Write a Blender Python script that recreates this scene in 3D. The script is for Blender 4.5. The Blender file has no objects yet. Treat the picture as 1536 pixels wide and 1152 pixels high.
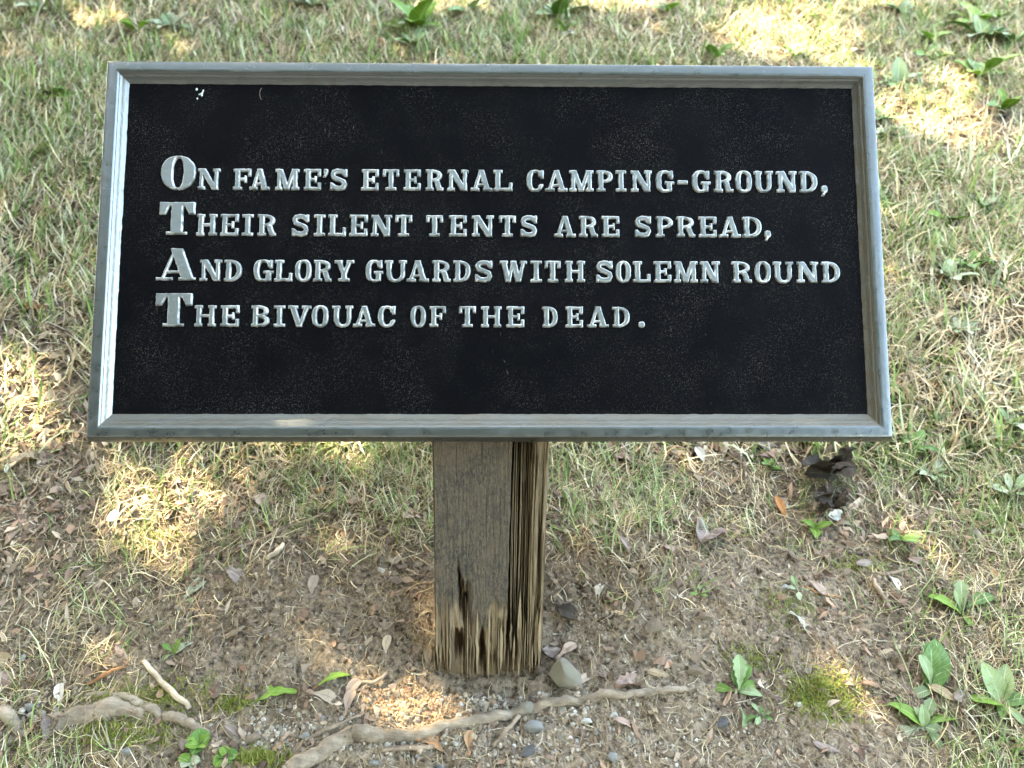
import bpy, math, random
import numpy as np
from mathutils import Vector, Matrix
random.seed(7)
rng = np.random.default_rng(11)
S = bpy.context.scene
COL = S.collection
R = math.radians
# ---------------------------------------------------------------- camera, sky, sun
CAMZ = 0.748
PITCH = R(20)
FPX = 1330.0                       # focal length in pixels of a 1536 px wide picture
cam_d = bpy.data.cameras.new('camera'); cam = bpy.data.objects.new('camera', cam_d); COL.objects.link(cam)
cam.location = (0, 0, CAMZ); cam.rotation_euler = (R(90) - PITCH, 0, 0)
cam_d.sensor_width = 36; cam_d.lens = FPX / 1536 * 36
cam_d.clip_start = 0.02; cam_d.clip_end = 2000
cam_d.dof.use_dof = True; cam_d.dof.focus_distance = 1.04; cam_d.dof.aperture_fstop = 7.5
S.camera = cam
SUN_EL = R(52); SUN_AZ = (-0.80, 0.60)
SUN = np.array([SUN_AZ[0]*math.cos(SUN_EL), SUN_AZ[1]*math.cos(SUN_EL), math.sin(SUN_EL)])
w = bpy.data.worlds.new('World'); S.world = w; w.use_nodes = True
nt = w.node_tree; bg = nt.nodes['Background']
sky = nt.nodes.new('ShaderNodeTexSky'); sky.sky_type = 'NISHITA'; sky.sun_disc = False
sky.sun_elevation = SUN_EL; sky.sun_rotation = math.atan2(SUN[0], SUN[1])
sky.dust_density = 3.0; sky.air_density = 1.0; sky.ozone_density = 1.0
nt.links.new(sky.outputs[0], bg.inputs[0]); bg.inputs[1].default_value = 0.15
ld = bpy.data.lights.new('sun', 'SUN'); ld.energy = 2.0; ld.angle = R(0.5); ld.color = (1.0, 0.90, 0.76)
lo = bpy.data.objects.new('sun', ld); COL.objects.link(lo)
lo.rotation_euler = Vector(SUN).to_track_quat('Z', 'Y').to_euler()
S.view_settings.view_transform = 'Standard'; S.view_settings.look = 'None'
S.view_settings.gamma = 1; S.view_settings.use_curve_mapping = False
S.view_settings.exposure = 4.82
S.view_settings.use_white_balance = True; S.view_settings.white_balance_temperature = 8200; S.view_settings.white_balance_tint = 5

# ---------------------------------------------------------------- numeric helpers
def _h(ix, iy, s):
    n = (ix.astype(np.int64)*374761393 + iy.astype(np.int64)*668265263 + s*974634777) & 0x7fffffff
    n = ((n ^ (n >> 13))*1274126177) & 0x7fffffff
    return ((n ^ (n >> 16)) & 0xffff)/65535.0
def vn(x, y, s=0):
    x = np.asarray(x, float); y = np.asarray(y, float)
    ix = np.floor(x); iy = np.floor(y); fx = x-ix; fy = y-iy
    fx = fx*fx*(3-2*fx); fy = fy*fy*(3-2*fy)
    a = _h(ix, iy, s); b = _h(ix+1, iy, s); c = _h(ix, iy+1, s); d = _h(ix+1, iy+1, s)
    return (a*(1-fx)+b*fx)*(1-fy)+(c*(1-fx)+d*fx)*fy
def fbm(x, y, o=4, s=0):
    r = 0; a = .5; t = 0
    for i in range(o):
        r = r + a*vn(x*2**i+17.3*i, y*2**i-9.1*i, s+i); t += a; a *= .5
    return r/t*2-1                                         # -1..1
def sst(a, b, x):
    t = np.clip((x-a)/(b-a), 0, 1); return t*t*(3-2*t)
SLOPE = math.tan(R(24)); BASEY = 0.955
cp, sp_ = math.cos(PITCH), math.sin(PITCH)
FWD = np.array([0, cp, -sp_]); UP = np.array([0, sp_, cp]); RT = np.array([1., 0, 0]); CAM = np.array([0, 0, CAMZ])
def project(P):                                            # world -> picture position (for layout tables)
    Q = P-CAM; d = Q@FWD
    return 768+FPX*(Q@RT)/d, 576-FPX*(Q@UP)/d
# how much grass grows where: one row per strip of lawn from far (first) to near (last)
COVER = np.array([[float(c) for c in r] for r in (
 '88888888888888888', '89898988888888898', '89999888888888854', '99998888888888878', '88888888888888887',
 '65888888888888887', '32588888888888776', '34567777765655677', '23455665556543467', '34432100023001345',
 '34210000000000256', '33210000000000147', '44210000000000147')])
def cover(x, y, z):
    px, py = project(np.stack([x, y, z], -1))
    u = np.clip(px/96, 0, 15.999); v = np.clip(py/96, 0, 11.999)
    i = u.astype(int); j = v.astype(int); fu = u-i; fv = v-j
    return ((COVER[j, i]*(1-fu)+COVER[j, i+1]*fu)*(1-fv)+(COVER[j+1, i]*(1-fu)+COVER[j+1, i+1]*fu)*fv)/9
PCX = -0.0237
def gz(x, y):
    x = np.asarray(x, float); y = np.asarray(y, float)
    yy = y-BASEY
    z = np.where(yy > 6, SLOPE*(6+3*np.tanh((yy-6)/3)), SLOPE*yy)
    z = np.where(yy < -1.2, SLOPE*(-1.2+1.0*np.tanh((yy+1.2)/1.0)), z)
    z = z + .018*fbm(x*2.2+3, y*2.2, 3, 5) + .030*np.exp(-((x-.20)**2/.02+(y-1.10)**2/.008))
    z = z - .019*np.exp(-((x-PCX)**2/.012+(y-.99)**2/.012)) + .016*np.exp(-((x+.27)**2/.02+(y-1.06)**2/.008))
    near = np.exp(-np.clip(y-1.25, 0, 9)**2/.1)
    z = z + near*(.0070*fbm(x*17, y*17, 3, 21) + .0050*fbm(x*75, y*75, 3, 33) - .0110*np.abs(fbm(x*34, y*40, 4, 41))**.8)
    return z
def G(px, py):                                             # the ground point seen at a picture position
    d = FWD+RT*(px-768)/FPX+UP*(576-py)/FPX
    t = (CAMZ+SLOPE*BASEY)/(SLOPE*d[1]-d[2])
    for k in range(12):
        P = CAM+d*t; e = P[2]-float(gz(P[0], P[1])); t += e/(SLOPE*d[1]-d[2])
    return CAM+d*t
def gnormal(x, y, e=.02):
    n = Vector((-(float(gz(x+e, y))-float(gz(x-e, y)))/(2*e), -(float(gz(x, y+e))-float(gz(x, y-e)))/(2*e), 1)); return n.normalized()

# ---------------------------------------------------------------- object helpers
def tag(o, label=None, cat=None, group=None, kind=None):
    if label: o['label'] = label
    if cat: o['category'] = cat
    if group: o['group'] = group
    if kind: o['kind'] = kind
    return o
def mk_mesh(name, V, F, mat=None, smooth=True, color=None, attrs=None):
    V = np.asarray(V, np.float32); F = np.asarray(F, np.int32)
    me = bpy.data.meshes.new(name)
    me.vertices.add(len(V)); me.vertices.foreach_set('co', V.ravel())
    k = F.shape[1]
    me.loops.add(F.size); me.loops.foreach_set('vertex_index', F.ravel())
    me.polygons.add(len(F)); me.polygons.foreach_set('loop_start', np.arange(0, F.size, k, dtype=np.int32))
    me.update(calc_edges=True)
    me.polygons.foreach_set('use_smooth', np.full(len(F), smooth, bool))
    if color is not None:
        a = me.color_attributes.new('tint', 'FLOAT_COLOR', 'POINT')
        c = np.ones((len(V), 4), np.float32); c[:, :3] = color; a.data.foreach_set('color', c.ravel())
    for n, v in (attrs or {}).items():
        a = me.attributes.new(n, 'FLOAT', 'POINT'); a.data.foreach_set('value', np.asarray(v, np.float32))
    if mat: me.materials.append(mat)
    return me
def link(name, me, parent=None, M=None):
    o = bpy.data.objects.new(name, me); COL.objects.link(o)
    if parent: o.parent = parent
    if M is not None: o.matrix_basis = M
    return o
def empty(name, loc):
    o = bpy.data.objects.new(name, None); COL.objects.link(o); o.location = loc; o.empty_display_size = .02; return o
def gridF(nu, nv, wrap=False):
    i = np.arange(nu-1)[:, None]; j = np.arange(nv if wrap else nv-1)[None, :]; j2 = (j+1) % nv
    return np.stack([i*nv+j, (i+1)*nv+j, (i+1)*nv+j2, i*nv+j2], -1).reshape(-1, 4)

# ---------------------------------------------------------------- materials
class Mat:
    def __init__(s, name, rough=.8, metal=0, spec=.3):
        s.m = bpy.data.materials.new(name); s.m.use_nodes = True; s.t = s.m.node_tree
        s.b = s.t.nodes['Principled BSDF']; s.b.inputs['Roughness'].default_value = rough
        s.b.inputs['Metallic'].default_value = metal; s.b.inputs['Specular IOR Level'].default_value = spec
        s.co = s.t.nodes.new('ShaderNodeTexCoord').outputs['Object']
    def n(s, typ, **k):
        x = s.t.nodes.new(typ)
        for a, v in k.items():
            if a in x.inputs: 
                if hasattr(v, 'links'): s.t.links.new(v, x.inputs[a])
                else: x.inputs[a].default_value = v
            else: setattr(x, a, v)
        return x
    def L(s, a, b): s.t.links.new(a, b)
    def map(s, sc=(1, 1, 1)):
        x = s.n('ShaderNodeMapping'); x.inputs['Scale'].default_value = sc; s.L(s.co, x.inputs[0]); return x.outputs[0]
    def noise(s, scale, detail=4, rough=.55, sc=None, dist=0):
        x = s.n('ShaderNodeTexNoise'); s.L(s.map(sc) if sc else s.co, x.inputs['Vector'])
        x.inputs['Scale'].default_value = scale; x.inputs['Detail'].default_value = detail
        x.inputs['Roughness'].default_value = rough; x.inputs['Distortion'].default_value = dist
        return x.outputs['Fac']
    def ramp(s, f, *st, const=False):
        x = s.n('ShaderNodeValToRGB'); s.L(f, x.inputs[0]); e = x.color_ramp.elements
        if const: x.color_ramp.interpolation = 'CONSTANT'
        while len(e) < len(st): e.new(.5)
        for q, (p, c) in zip(e, st):
            q.position = p; q.color = (c, c, c, 1) if isinstance(c, (int, float)) else (*c, 1)
        return x.outputs[0]
    def mix(s, f, a, b, mode='MIX'):
        x = s.n('ShaderNodeMix'); x.data_type = 'RGBA'; x.blend_type = mode
        for v, i in ((f, 0), (a, 6), (b, 7)):
            if isinstance(v, bpy.types.NodeSocket): s.L(v, x.inputs[i])
            elif isinstance(v, (int, float)): x.inputs[i].default_value = v if i == 0 else (v, v, v, 1)
            else: x.inputs[i].default_value = (*v, 1)
        return x.outputs[2]
    def attr(s, name, out='Color'):
        x = s.n('ShaderNodeAttribute'); x.attribute_name = name; return x.outputs[out]
    def math(s, op, a, b=0.):
        x = s.n('ShaderNodeMath'); x.operation = op
        for v, i in ((a, 0), (b, 1)):
            if isinstance(v, bpy.types.NodeSocket): s.L(v, x.inputs[i])
            else: x.inputs[i].default_value = v
        return x.outputs[0]
    def rnd(s): return s.n('ShaderNodeObjectInfo').outputs['Random']
    def color(s, c):
        if isinstance(c, bpy.types.NodeSocket): s.L(c, s.b.inputs['Base Color'])
        else: s.b.inputs['Base Color'].default_value = (*c, 1)
    def bump(s, h, dist, strength=1.):
        x = s.n('ShaderNodeBump'); s.L(h, x.inputs['Height']); x.inputs['Distance'].default_value = dist
        x.inputs['Strength'].default_value = strength
        if s.b.inputs['Normal'].links: s.L(s.b.inputs['Normal'].links[0].from_socket, x.inputs['Normal'])
        s.L(x.outputs[0], s.b.inputs['Normal']); return s
    def trans(s, amt=.35, col=None):                       # thin leaf: part of the light goes through
        tr = s.n('ShaderNodeBsdfTranslucent'); mx = s.n('ShaderNodeMixShader'); mx.inputs[0].default_value = amt
        c = s.b.inputs['Base Color'].links
        if c: s.L(c[0].from_socket, tr.inputs[0])
        out = s.t.nodes['Material Output']
        s.L(s.b.outputs[0], mx.inputs[1]); s.L(tr.outputs[0], mx.inputs[2]); s.L(mx.outputs[0], out.inputs[0]); return s

m = Mat('soil', .95, spec=.15)
c1 = m.ramp(m.noise(9, 6), (.3, (.165, .127, .092)), (.55, (.26, .208, .155)), (.75, (.34, .285, .222)))
c2 = m.ramp(m.noise(120, 5, .65), (.36, (.20, .175, .15)), (.47, (.78, .76, .73)), (.66, (1.4, 1.36, 1.3)))
c3 = m.mix(1, c1, c2, 'MULTIPLY')
m.color(m.mix(m.attr('cover', 'Fac'), c3, m.mix(1, (.075, .062, .036), c2, 'MULTIPLY')))
m.bump(m.noise(420, 4, .7), .003, 1.); m.bump(m.noise(110, 5, .7), .009, 1.)
SOIL = m.m
m = Mat('blade', .6, spec=.35); m.color(m.attr('tint')); m.trans(.30); BLADE = m.m
m = Mat('straw', .75, spec=.25); m.color(m.attr('tint')); m.trans(.15); STRAW = m.m
m = Mat('pebble', .85, spec=.25)
m.color(m.mix(1, m.attr('tint'), m.ramp(m.noise(260, 4, .6), (.3, .6), (.7, 1.25)), 'MULTIPLY')); m.bump(m.noise(500, 3), .0006, .6)
PEB = m.m
def stone_mat(name, a, b):
    m = Mat(name, .9, spec=.2)
    m.color(m.mix(1, m.ramp(m.noise(60, 6, .6), (.3, a), (.7, b)), m.ramp(m.noise(420, 3, .6), (.3, .72), (.7, 1.2)), 'MULTIPLY'))
    m.bump(m.noise(90, 6, .7), .012, 1.); m.bump(m.noise(400, 5, .7), .003, 1.); return m.m
STONE = [stone_mat('pale_stone', (.22, .20, .15), (.38, .355, .29)), stone_mat('grey_stone', (.20, .20, .185), (.36, .36, .34)),
         stone_mat('tan_stone', (.22, .17, .12), (.33, .27, .20)), stone_mat('dark_stone', (.10, .10, .105), (.18, .18, .18)),
         stone_mat('white_stone', (.5, .49, .45), (.68, .67, .62))]
def leaf_mat(name, a, b, vein, tr=.3, rough=.55, blotch=None, spec=.35):
    m = Mat(name, rough, spec=spec)
    base = m.mix(m.noise(45, 4), a, b)
    if blotch: base = m.mix(m.ramp(m.noise(70, 5, .65), (.52, 0), (.62, .8)), base, blotch)
    u = m.attr('lu', 'Fac'); v = m.attr('lv', 'Fac'); av = m.math('ABSOLUTE', v)
    rib = m.math('LESS_THAN', av, .07)
    sv = m.math('FRACT', m.math('SUBTRACT', m.math('MULTIPLY', u, 9), m.math('MULTIPLY', av, 2.2)))
    side = m.math('MULTIPLY', m.math('LESS_THAN', sv, .12), .45)
    base = m.mix(1, base, m.ramp(m.rnd(), (0, .68), (1, 1.15)), 'MULTIPLY')
    base = m.mix(m.ramp(m.noise(160, 4, .6), (.63, 0), (.67, .8)), base, (.17, .12, .05))
    m.color(m.mix(m.math('MAXIMUM', rib, side), base, vein))
    m.bump(m.math('SUBTRACT', 1., m.math('MAXIMUM', rib, side)), .0006, .7)
    m.bump(m.noise(300, 3), .0006, .5)
    if tr: m.trans(tr)
    return m.m
LEAFG = [leaf_mat('weed_leaf_green', (.075, .17, .030), (.115, .24, .045), (.22, .32, .13), .35, .45),
         leaf_mat('weed_leaf_grey_green', (.13, .20, .075), (.22, .29, .14), (.31, .38, .22), .25, .42),
         leaf_mat('weed_leaf_bright', (.14, .27, .035), (.20, .34, .05), (.28, .40, .12), .45, .45),
         leaf_mat('weed_leaf_pale', (.30, .36, .22), (.38, .42, .30), (.45, .48, .36), .3, .6)]
LEAFD = [leaf_mat('dead_leaf_brown', (.15, .085, .05), (.24, .15, .095), (.22, .14, .09), .12, .7, (.09, .05, .03)),
         leaf_mat('dead_leaf_grey_purple', (.17, .13, .11), (.26, .205, .175), (.28, .22, .18), .1, .65, (.11, .08, .075)),
         leaf_mat('dead_leaf_tan', (.33, .24, .14), (.44, .34, .22), (.40, .30, .19), .2, .7, (.22, .14, .08)),
         leaf_mat('dead_leaf_orange', (.30, .115, .03), (.40, .18, .05), (.30, .14, .06), .25, .6, (.15, .06, .02)),
         leaf_mat('dead_leaf_black', (.018, .015, .013), (.05, .04, .032), (.05, .04, .03), 0, .8, (.012, .01, .009), .1),
         leaf_mat('dead_leaf_white', (.50, .47, .40), (.62, .59, .52), (.48, .44, .36), .2, .6),
         leaf_mat('dead_leaf_pink', (.27, .18, .14), (.36, .26, .21), (.31, .22, .18), .15, .6, (.2, .10, .08))]
def wood_mat(name, a, b, cx=60, dark=.5, sc=(.5, .5, .5)):
    m = Mat(name, .9, spec=.15)
    g = m.noise(cx, 6, .7, sc=sc, dist=.2)
    m.color(m.mix(1, m.ramp(g, (.3, a), (.7, b)), m.ramp(m.noise(35, 4), (.3, dark), (.6, 1.1)), 'MULTIPLY'))
    m.bump(g, .004, 1.); m.bump(m.noise(300, 3), .0015, .8); return m.m
BARK = [wood_mat('stick_grey_brown', (.16, .115, .08), (.29, .225, .165)), wood_mat('stick_pale', (.34, .27, .19), (.47, .40, .30)),
        wood_mat('stick_dark', (.055, .042, .034), (.12, .095, .075)), wood_mat('stick_rusty', (.20, .095, .045), (.33, .18, .09)),
        wood_mat('root_bark', (.13, .10, .072), (.29, .24, .18), 90, .55, (.25, 1, 1))]
m = Mat('tree_bark', .9, spec=.2)
m.color(m.ramp(m.noise(14, 6, .7, sc=(1, 1, .2)), (.3, (.06, .05, .04)), (.7, (.16, .135, .11)))); m.bump(m.noise(14, 6, .7, sc=(1, 1, .2)), .02); TBARK = m.m
m = Mat('tree_leaf', .5); m.color(m.attr('tint')); m.trans(.3); TLEAF = m.m
# sign paint
m = Mat('silver_paint', .30, metal=.80, spec=.4)
g = m.noise(55, 5, .6, sc=(1, 1, 1))
b1 = m.ramp(m.noise(9, 4), (.3, (.098, .107, .107)), (.7, (.118, .128, .128)))
dirt = m.ramp(m.noise(30, 6, .7), (.56, 0), (.74, .55))
m.color(m.mix(dirt, b1, (.12, .112, .094)))
m.L(m.ramp(m.noise(80, 4), (.3, .24), (.7, .42)), m.b.inputs['Roughness'])
m.bump(m.noise(190, 4, .6), .0004, .4); m.bump(m.noise(40, 3, .5), .0008, .3)
SILVER = m.m
m = Mat('silver_moulding_paint', .27, metal=.6, spec=.4)
m.color(m.mix(m.ramp(m.noise(45, 6, .7), (.52, 0), (.74, .7)), (.17, .183, .185), (.12, .115, .10)))
m.bump(m.noise(230, 5, .6), .0006, .6); m.bump(m.noise(60, 4, .6), .0008, .4)
SILVER2 = m.m
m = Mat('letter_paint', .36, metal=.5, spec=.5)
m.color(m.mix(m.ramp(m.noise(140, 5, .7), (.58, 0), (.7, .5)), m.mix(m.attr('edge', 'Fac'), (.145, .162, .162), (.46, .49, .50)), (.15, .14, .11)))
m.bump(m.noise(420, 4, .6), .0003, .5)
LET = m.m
m = Mat('black_panel_paint', .5, spec=.035)
dust = m.math('MULTIPLY', m.ramp(m.noise(1150, 2, .6), (.63, 0), (.70, 1)), m.ramp(m.noise(12, 5, .65), (.42, .03), (.70, .9)))
scr = m.math('MULTIPLY', m.ramp(m.noise(160, 6, .8, sc=(1, .3, 1), dist=1.5), (.655, 0), (.70, 1)), m.ramp(m.noise(5, 3), (.45, 0), (.6, .7)))
haze_ = m.ramp(m.noise(9, 6, .7), (.4, 0), (.8, .008))
sp = m.math('MINIMUM', m.math('ADD', m.math('ADD', dust, scr), haze_), 1.)
m.color(m.mix(sp, (.0011, .0012, .0020), (.17, .16, .145)))
m.bump(m.noise(700, 3), .0004, .5)
BLACK = m.m
m = Mat('grimy_shaded_moulding_paint', .45, metal=.35, spec=.3)
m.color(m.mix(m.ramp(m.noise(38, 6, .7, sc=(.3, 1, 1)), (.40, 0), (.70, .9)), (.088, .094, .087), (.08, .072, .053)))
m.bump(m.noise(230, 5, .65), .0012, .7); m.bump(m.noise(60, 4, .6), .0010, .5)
GRIMY_SHADED = m.m  # grime, plus the dim reflections of bottom and right painted into the colour
m = Mat('dropping', .8); m.color((.6, .62, .6)); DROP = m.m
# post
m = Mat('weathered_post', .9, spec=.12)
fib = m.noise(420, 8, .85, sc=(1, 1, .35), dist=.4)
fib2 = m.noise(420, 4, .7, sc=(1, 1, .15))
paint = m.mix(m.ramp(fib, (.44, 0), (.58, .9)), (.026, .027, .027), (.118, .098, .072))
paint = m.mix(m.ramp(m.noise(16, 4), (.35, 0), (.7, .45)), paint, (.105, .085, .06))
raw = m.mix(m.ramp(fib2, (.3, 0), (.7, 1)), (.115, .088, .056), (.28, .222, .145))
raw = m.mix(m.ramp(m.noise(28, 5, .6, sc=(1, 1, .1)), (.35, .7), (.6, 0)), raw, (.10, .07, .045))
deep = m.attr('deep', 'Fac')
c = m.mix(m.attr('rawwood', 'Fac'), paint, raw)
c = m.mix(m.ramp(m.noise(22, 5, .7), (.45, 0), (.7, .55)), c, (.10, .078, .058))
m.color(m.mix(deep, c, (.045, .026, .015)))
m.bump(fib2, .0012, .8); m.bump(m.noise(500, 4, .7), .0007, .7)
POST = m.m
m = Mat('splinter_wood', .9, spec=.12)
g = m.noise(330, 5, .7, sc=(1, 1, .1))
m.color(m.mix(1, m.ramp(g, (.3, (.10, .075, .048)), (.7, (.28, .222, .145))), m.ramp(m.rnd(), (0, .6), (1, 1.1)), 'MULTIPLY')); m.bump(g, .0008, .8)
SPL = m.m

# ---------------------------------------------------------------- ground (one sheet to the horizon)
def axis(pts):
    out = []
    for a, b, st in pts: out.append(np.arange(a, b, st))
    return np.concatenate(out)
def geo(a, b, r=1.35, st=.1):
    o = [a]; 
    while o[-1] < b: o.append(o[-1]+st); st *= r
    return np.array(o[1:])
xs = np.concatenate([-geo(2.2, 600)[::-1], axis([(-2.2, -.75, .016), (-.75, .75, .0036), (.75, 2.2001, .016)]), geo(2.2, 600)])
ys = np.concatenate([-(geo(-.4, 600)[::-1]), axis([(.4, .76, .02), (.76, 1.25, .0036), (1.25, 1.8, .010), (1.8, 3.6, .02)]), geo(3.6, 600)])
X, Y = np.meshgrid(xs, ys, indexing='ij'); Z = gz(X, Y)
cv = np.clip(cover(X.ravel(), Y.ravel(), Z.ravel())*1.3, 0, 1)*.85
cv = np.where((Y.ravel() < .5) | (Y.ravel() > 3.3), .8, cv)
g = link('ground', mk_mesh('ground', np.stack([X, Y, Z], -1).reshape(-1, 3), gridF(len(xs), len(ys))[:, ::-1][:, [0, 1, 2, 3]], SOIL, True, attrs={'cover': cv}))
me = g.data; me.flip_normals() if me.polygons[len(me.polygons)//2].normal.z < 0 else None
tag(g, kind='structure')

# ---------------------------------------------------------------- grass
PAL = {'green': np.array([(.085, .155, .03), (.13, .215, .045), (.18, .26, .07), (.24, .30, .12), (.32, .36, .21), (.18, .21, .08)]),
       'dry': np.array([(.46, .37, .21), (.39, .30, .16), (.55, .47, .30), (.28, .20, .11), (.52, .47, .35), (.24, .17, .10), (.44, .36, .23)])}
def blades(x, y, L, W, az, lean, curl, col, seg=3, twist=0., zoff=0.):
    n = len(x); t = np.linspace(0, 1, seg+1)[None, :]
    ang = lean[:, None]+curl[:, None]*t                     # angle from the vertical
    ds = L[:, None]/seg
    hz = np.concatenate([np.zeros((n, 1)), np.cumsum(np.sin(ang[:, :-1])*ds, 1)], 1)
    vz = np.concatenate([np.zeros((n, 1)), np.cumsum(np.cos(ang[:, :-1])*ds, 1)], 1)
    az2 = az[:, None]+twist[:, None]*t if isinstance(twist, np.ndarray) else az[:, None]+0*t
    cx = x[:, None]+hz*np.cos(az2); cy = y[:, None]+hz*np.sin(az2)
    z0 = gz(x, y)
    cz = z0[:, None]+SLOPE*(cy-y[:, None])+np.maximum(vz, -.0+.0015)+zoff
    wd = W[:, None]*(1-t**2.2*.92)*.5
    sx = -np.sin(az2)*wd; sy = np.cos(az2)*wd
    V = np.stack([np.stack([cx-sx, cy-sy, cz], -1), np.stack([cx+sx, cy+sy, cz+wd*.5], -1)], 2)   # n,seg+1,2,3
    V = V.reshape(-1, 3); k = np.arange(seg)
    q = np.stack([2*k, 2*k+1, 2*k+3, 2*k+2], -1)[None]+(np.arange(n)*2*(seg+1))[:, None, None]
    C = np.repeat(col, 2*(seg+1), 0)
    tt = np.tile(np.repeat(t[0], 2), n)[:, None]
    return V, q.reshape(-1, 4), C*(1-.0*tt)
def scatter(n, ymin, ymax, half=.92):
    n = int(n*1.33)
    y = rng.uniform(ymin, ymax, n*2); x = rng.uniform(-1, 1, n*2)*(half*ymax+.15)
    k = np.abs(x) < half*y+.15; return x[k][:n], y[k][:n]
def merge(parts):
    V, F, C, o = [], [], [], 0
    for v, f, c in parts: V.append(v); F.append(f+o); C.append(c); o += len(v)
    return np.concatenate(V), np.concatenate(F), np.concatenate(C)
def offpost(x, y): return ~((np.abs(x-PCX) < .078) & (y > .94) & (y < 1.12))
def grass_layer(n, y0, y1, kind, Lr, Wr, leanr, tuft, thr=0., power=1.3, gsel=None, seg=3):
    nt_ = n//tuft
    tx, ty = scatter(nt_, y0, y1); nt_ = len(tx)
    c = cover(tx, ty, gz(tx, ty))
    patch = fbm(tx*3.1, ty*3.1, 3, 77)
    keepp = c**power*(1+.5*patch) if kind == 'dry' else c**power*np.clip(.75+1.3*patch+(gsel(tx, ty) if gsel else 0), .06, 2)
    k = rng.random(nt_) < keepp
    tx, ty, c = tx[k], ty[k], c[k]
    taz = rng.uniform(0, 2*np.pi, len(tx)); tcol = rng.integers(0, len(PAL[kind]), len(tx))
    x = np.repeat(tx, tuft)+rng.normal(0, .009, len(tx)*tuft); y = np.repeat(ty, tuft)+rng.normal(0, .009, len(tx)*tuft)
    az = np.repeat(taz, tuft)+rng.normal(0, 1.0, len(x)); ci = np.repeat(tcol, tuft)
    sw = rng.random(len(x)) < .55; ci = np.where(sw, rng.integers(0, len(PAL[kind]), len(x)), ci)
    k = offpost(x, y); x, y, az, ci = x[k], y[k], az[k], ci[k]
    N = len(x); L = rng.uniform(*Lr, N)*rng.uniform(.6, 1.2, N); W = rng.uniform(*Wr, N)
    lean = rng.uniform(*leanr, N); curl = rng.uniform(.05, 1.0, N)
    col = PAL[kind][ci]*rng.uniform(.55, 1.3, (N, 1))
    return blades(x, y, L, W, az, lean, curl, col, seg, twist=rng.normal(0, .4, N))
gs = lambda x, y: .25*np.exp(-(y-2.0)**2/.5)-.35*np.exp(-((x+.35)**2/.03+(y-1.15)**2/.02))
near = [grass_layer(36000, .78, 1.30, 'green', (.020, .055), (.0009, .0021), (.3, 1.35), 6, gsel=gs, power=2.0),
        grass_layer(3200, .78, 1.30, 'green', (.03, .065), (.0014, .0026), (.2, 1.1), 4, gsel=gs, power=1.8)]
far = [grass_layer(22000, 3.3, 5.6, 'green', (.03, .07), (.003, .006), (.3, 1.3), 6), grass_layer(16000, 3.3, 5.6, 'dry', (.03, .07), (.003, .006), (.7, 1.5), 5),
       grass_layer(90000, 1.30, 3.3, 'green', (.024, .06), (.0019, .0042), (.3, 1.35), 6, gsel=gs),
       grass_layer(10000, 1.30, 3.3, 'green', (.040, .08), (.004, .0075), (.2, 1.2), 4, gsel=gs)]
V, F, C = merge(near+far)
tag(link('green_grass', mk_mesh('green_grass', V, F, BLADE, True, C)), 'short green grass growing over the slope around and behind the sign', 'grass', kind='stuff')
nd = [grass_layer(46000, .78, 1.30, 'dry', (.015, .05), (.0006, .0017), (.9, 1.55), 5, power=1.5),
      grass_layer(150000, 1.30, 3.3, 'dry', (.028, .075), (.0016, .0038), (.7, 1.5), 5, power=.8)]
# loose dry fibres that lie on the bare soil too
x, y = scatter(15000, .78, 1.3); k = offpost(x, y); x, y = x[k], y[k]; N = len(x)
nd.append(blades(x, y, rng.uniform(.008, .035, N), rng.uniform(.0004, .0010, N), rng.uniform(0, 6.28, N), rng.uniform(1.35, 1.57, N),
                 rng.uniform(-.1, .2, N), PAL['dry'][rng.integers(0, 7, N)]*rng.uniform(.3, 1.05, (N, 1)), 3, rng.normal(0, .9, N)))
x, y = scatter(1500, .78, 1.3); k = offpost(x, y); x, y = x[k], y[k]; N = len(x)
nd.append(blades(x, y, rng.uniform(.025, .06, N), rng.uniform(.0008, .0016, N), rng.uniform(0, 6.28, N), rng.uniform(1.45, 1.57, N),
                 rng.uniform(-.05, .1, N), np.array([(.15, .10, .06), (.22, .16, .10), (.30, .24, .16)])[rng.integers(0, 3, N)]*rng.uniform(.6, 1.05, (N, 1)), 3, rng.normal(0, .5, N)))
V, F, C = merge(nd)
tag(link('dry_grass', mk_mesh('dry_grass', V, F, STRAW, True, C)), 'matted straw coloured dead grass lying over the slope', 'dry grass', kind='stuff')
# moss
mo = []
for px, py, rx, ry, n in ((1235, 1040, 52, 32, 2600), (395, 1140, 40, 16, 900), (215, 1050, 95, 28, 1500), (180, 1105, 90, 25, 1300), (1290, 850, 60, 14, 500),
                          (1400, 668, 70, 14, 500), (220, 815, 60, 22, 700), (1180, 905, 50, 30, 400), (350, 1060, 40, 20, 400), (1130, 990, 50, 22, 350)):
    c0 = G(px, py); wx = abs(G(px+rx, py)[0]-c0[0]); wy = abs(G(px, py-ry)[1]-c0[1])
    x = c0[0]+rng.normal(0, .5, n)*wx; y = c0[1]+rng.normal(0, .5, n)*wy
    P = np.array([(.13, .17, .02), (.18, .20, .03), (.09, .12, .02), (.22, .21, .05)])[rng.integers(0, 4, n)]
    mo.append(blades(x, y, rng.uniform(.003, .009, n), rng.uniform(.0009, .002, n), rng.uniform(0, 6.28, n), rng.uniform(.0, 1.2, n), rng.uniform(.1, 1., n), P, 2))
V, F, C = merge(mo)
tag(link('moss', mk_mesh('moss', V, F, BLADE, True, C)), 'yellow green moss in low patches on the bare soil', 'moss', kind='stuff')

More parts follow.
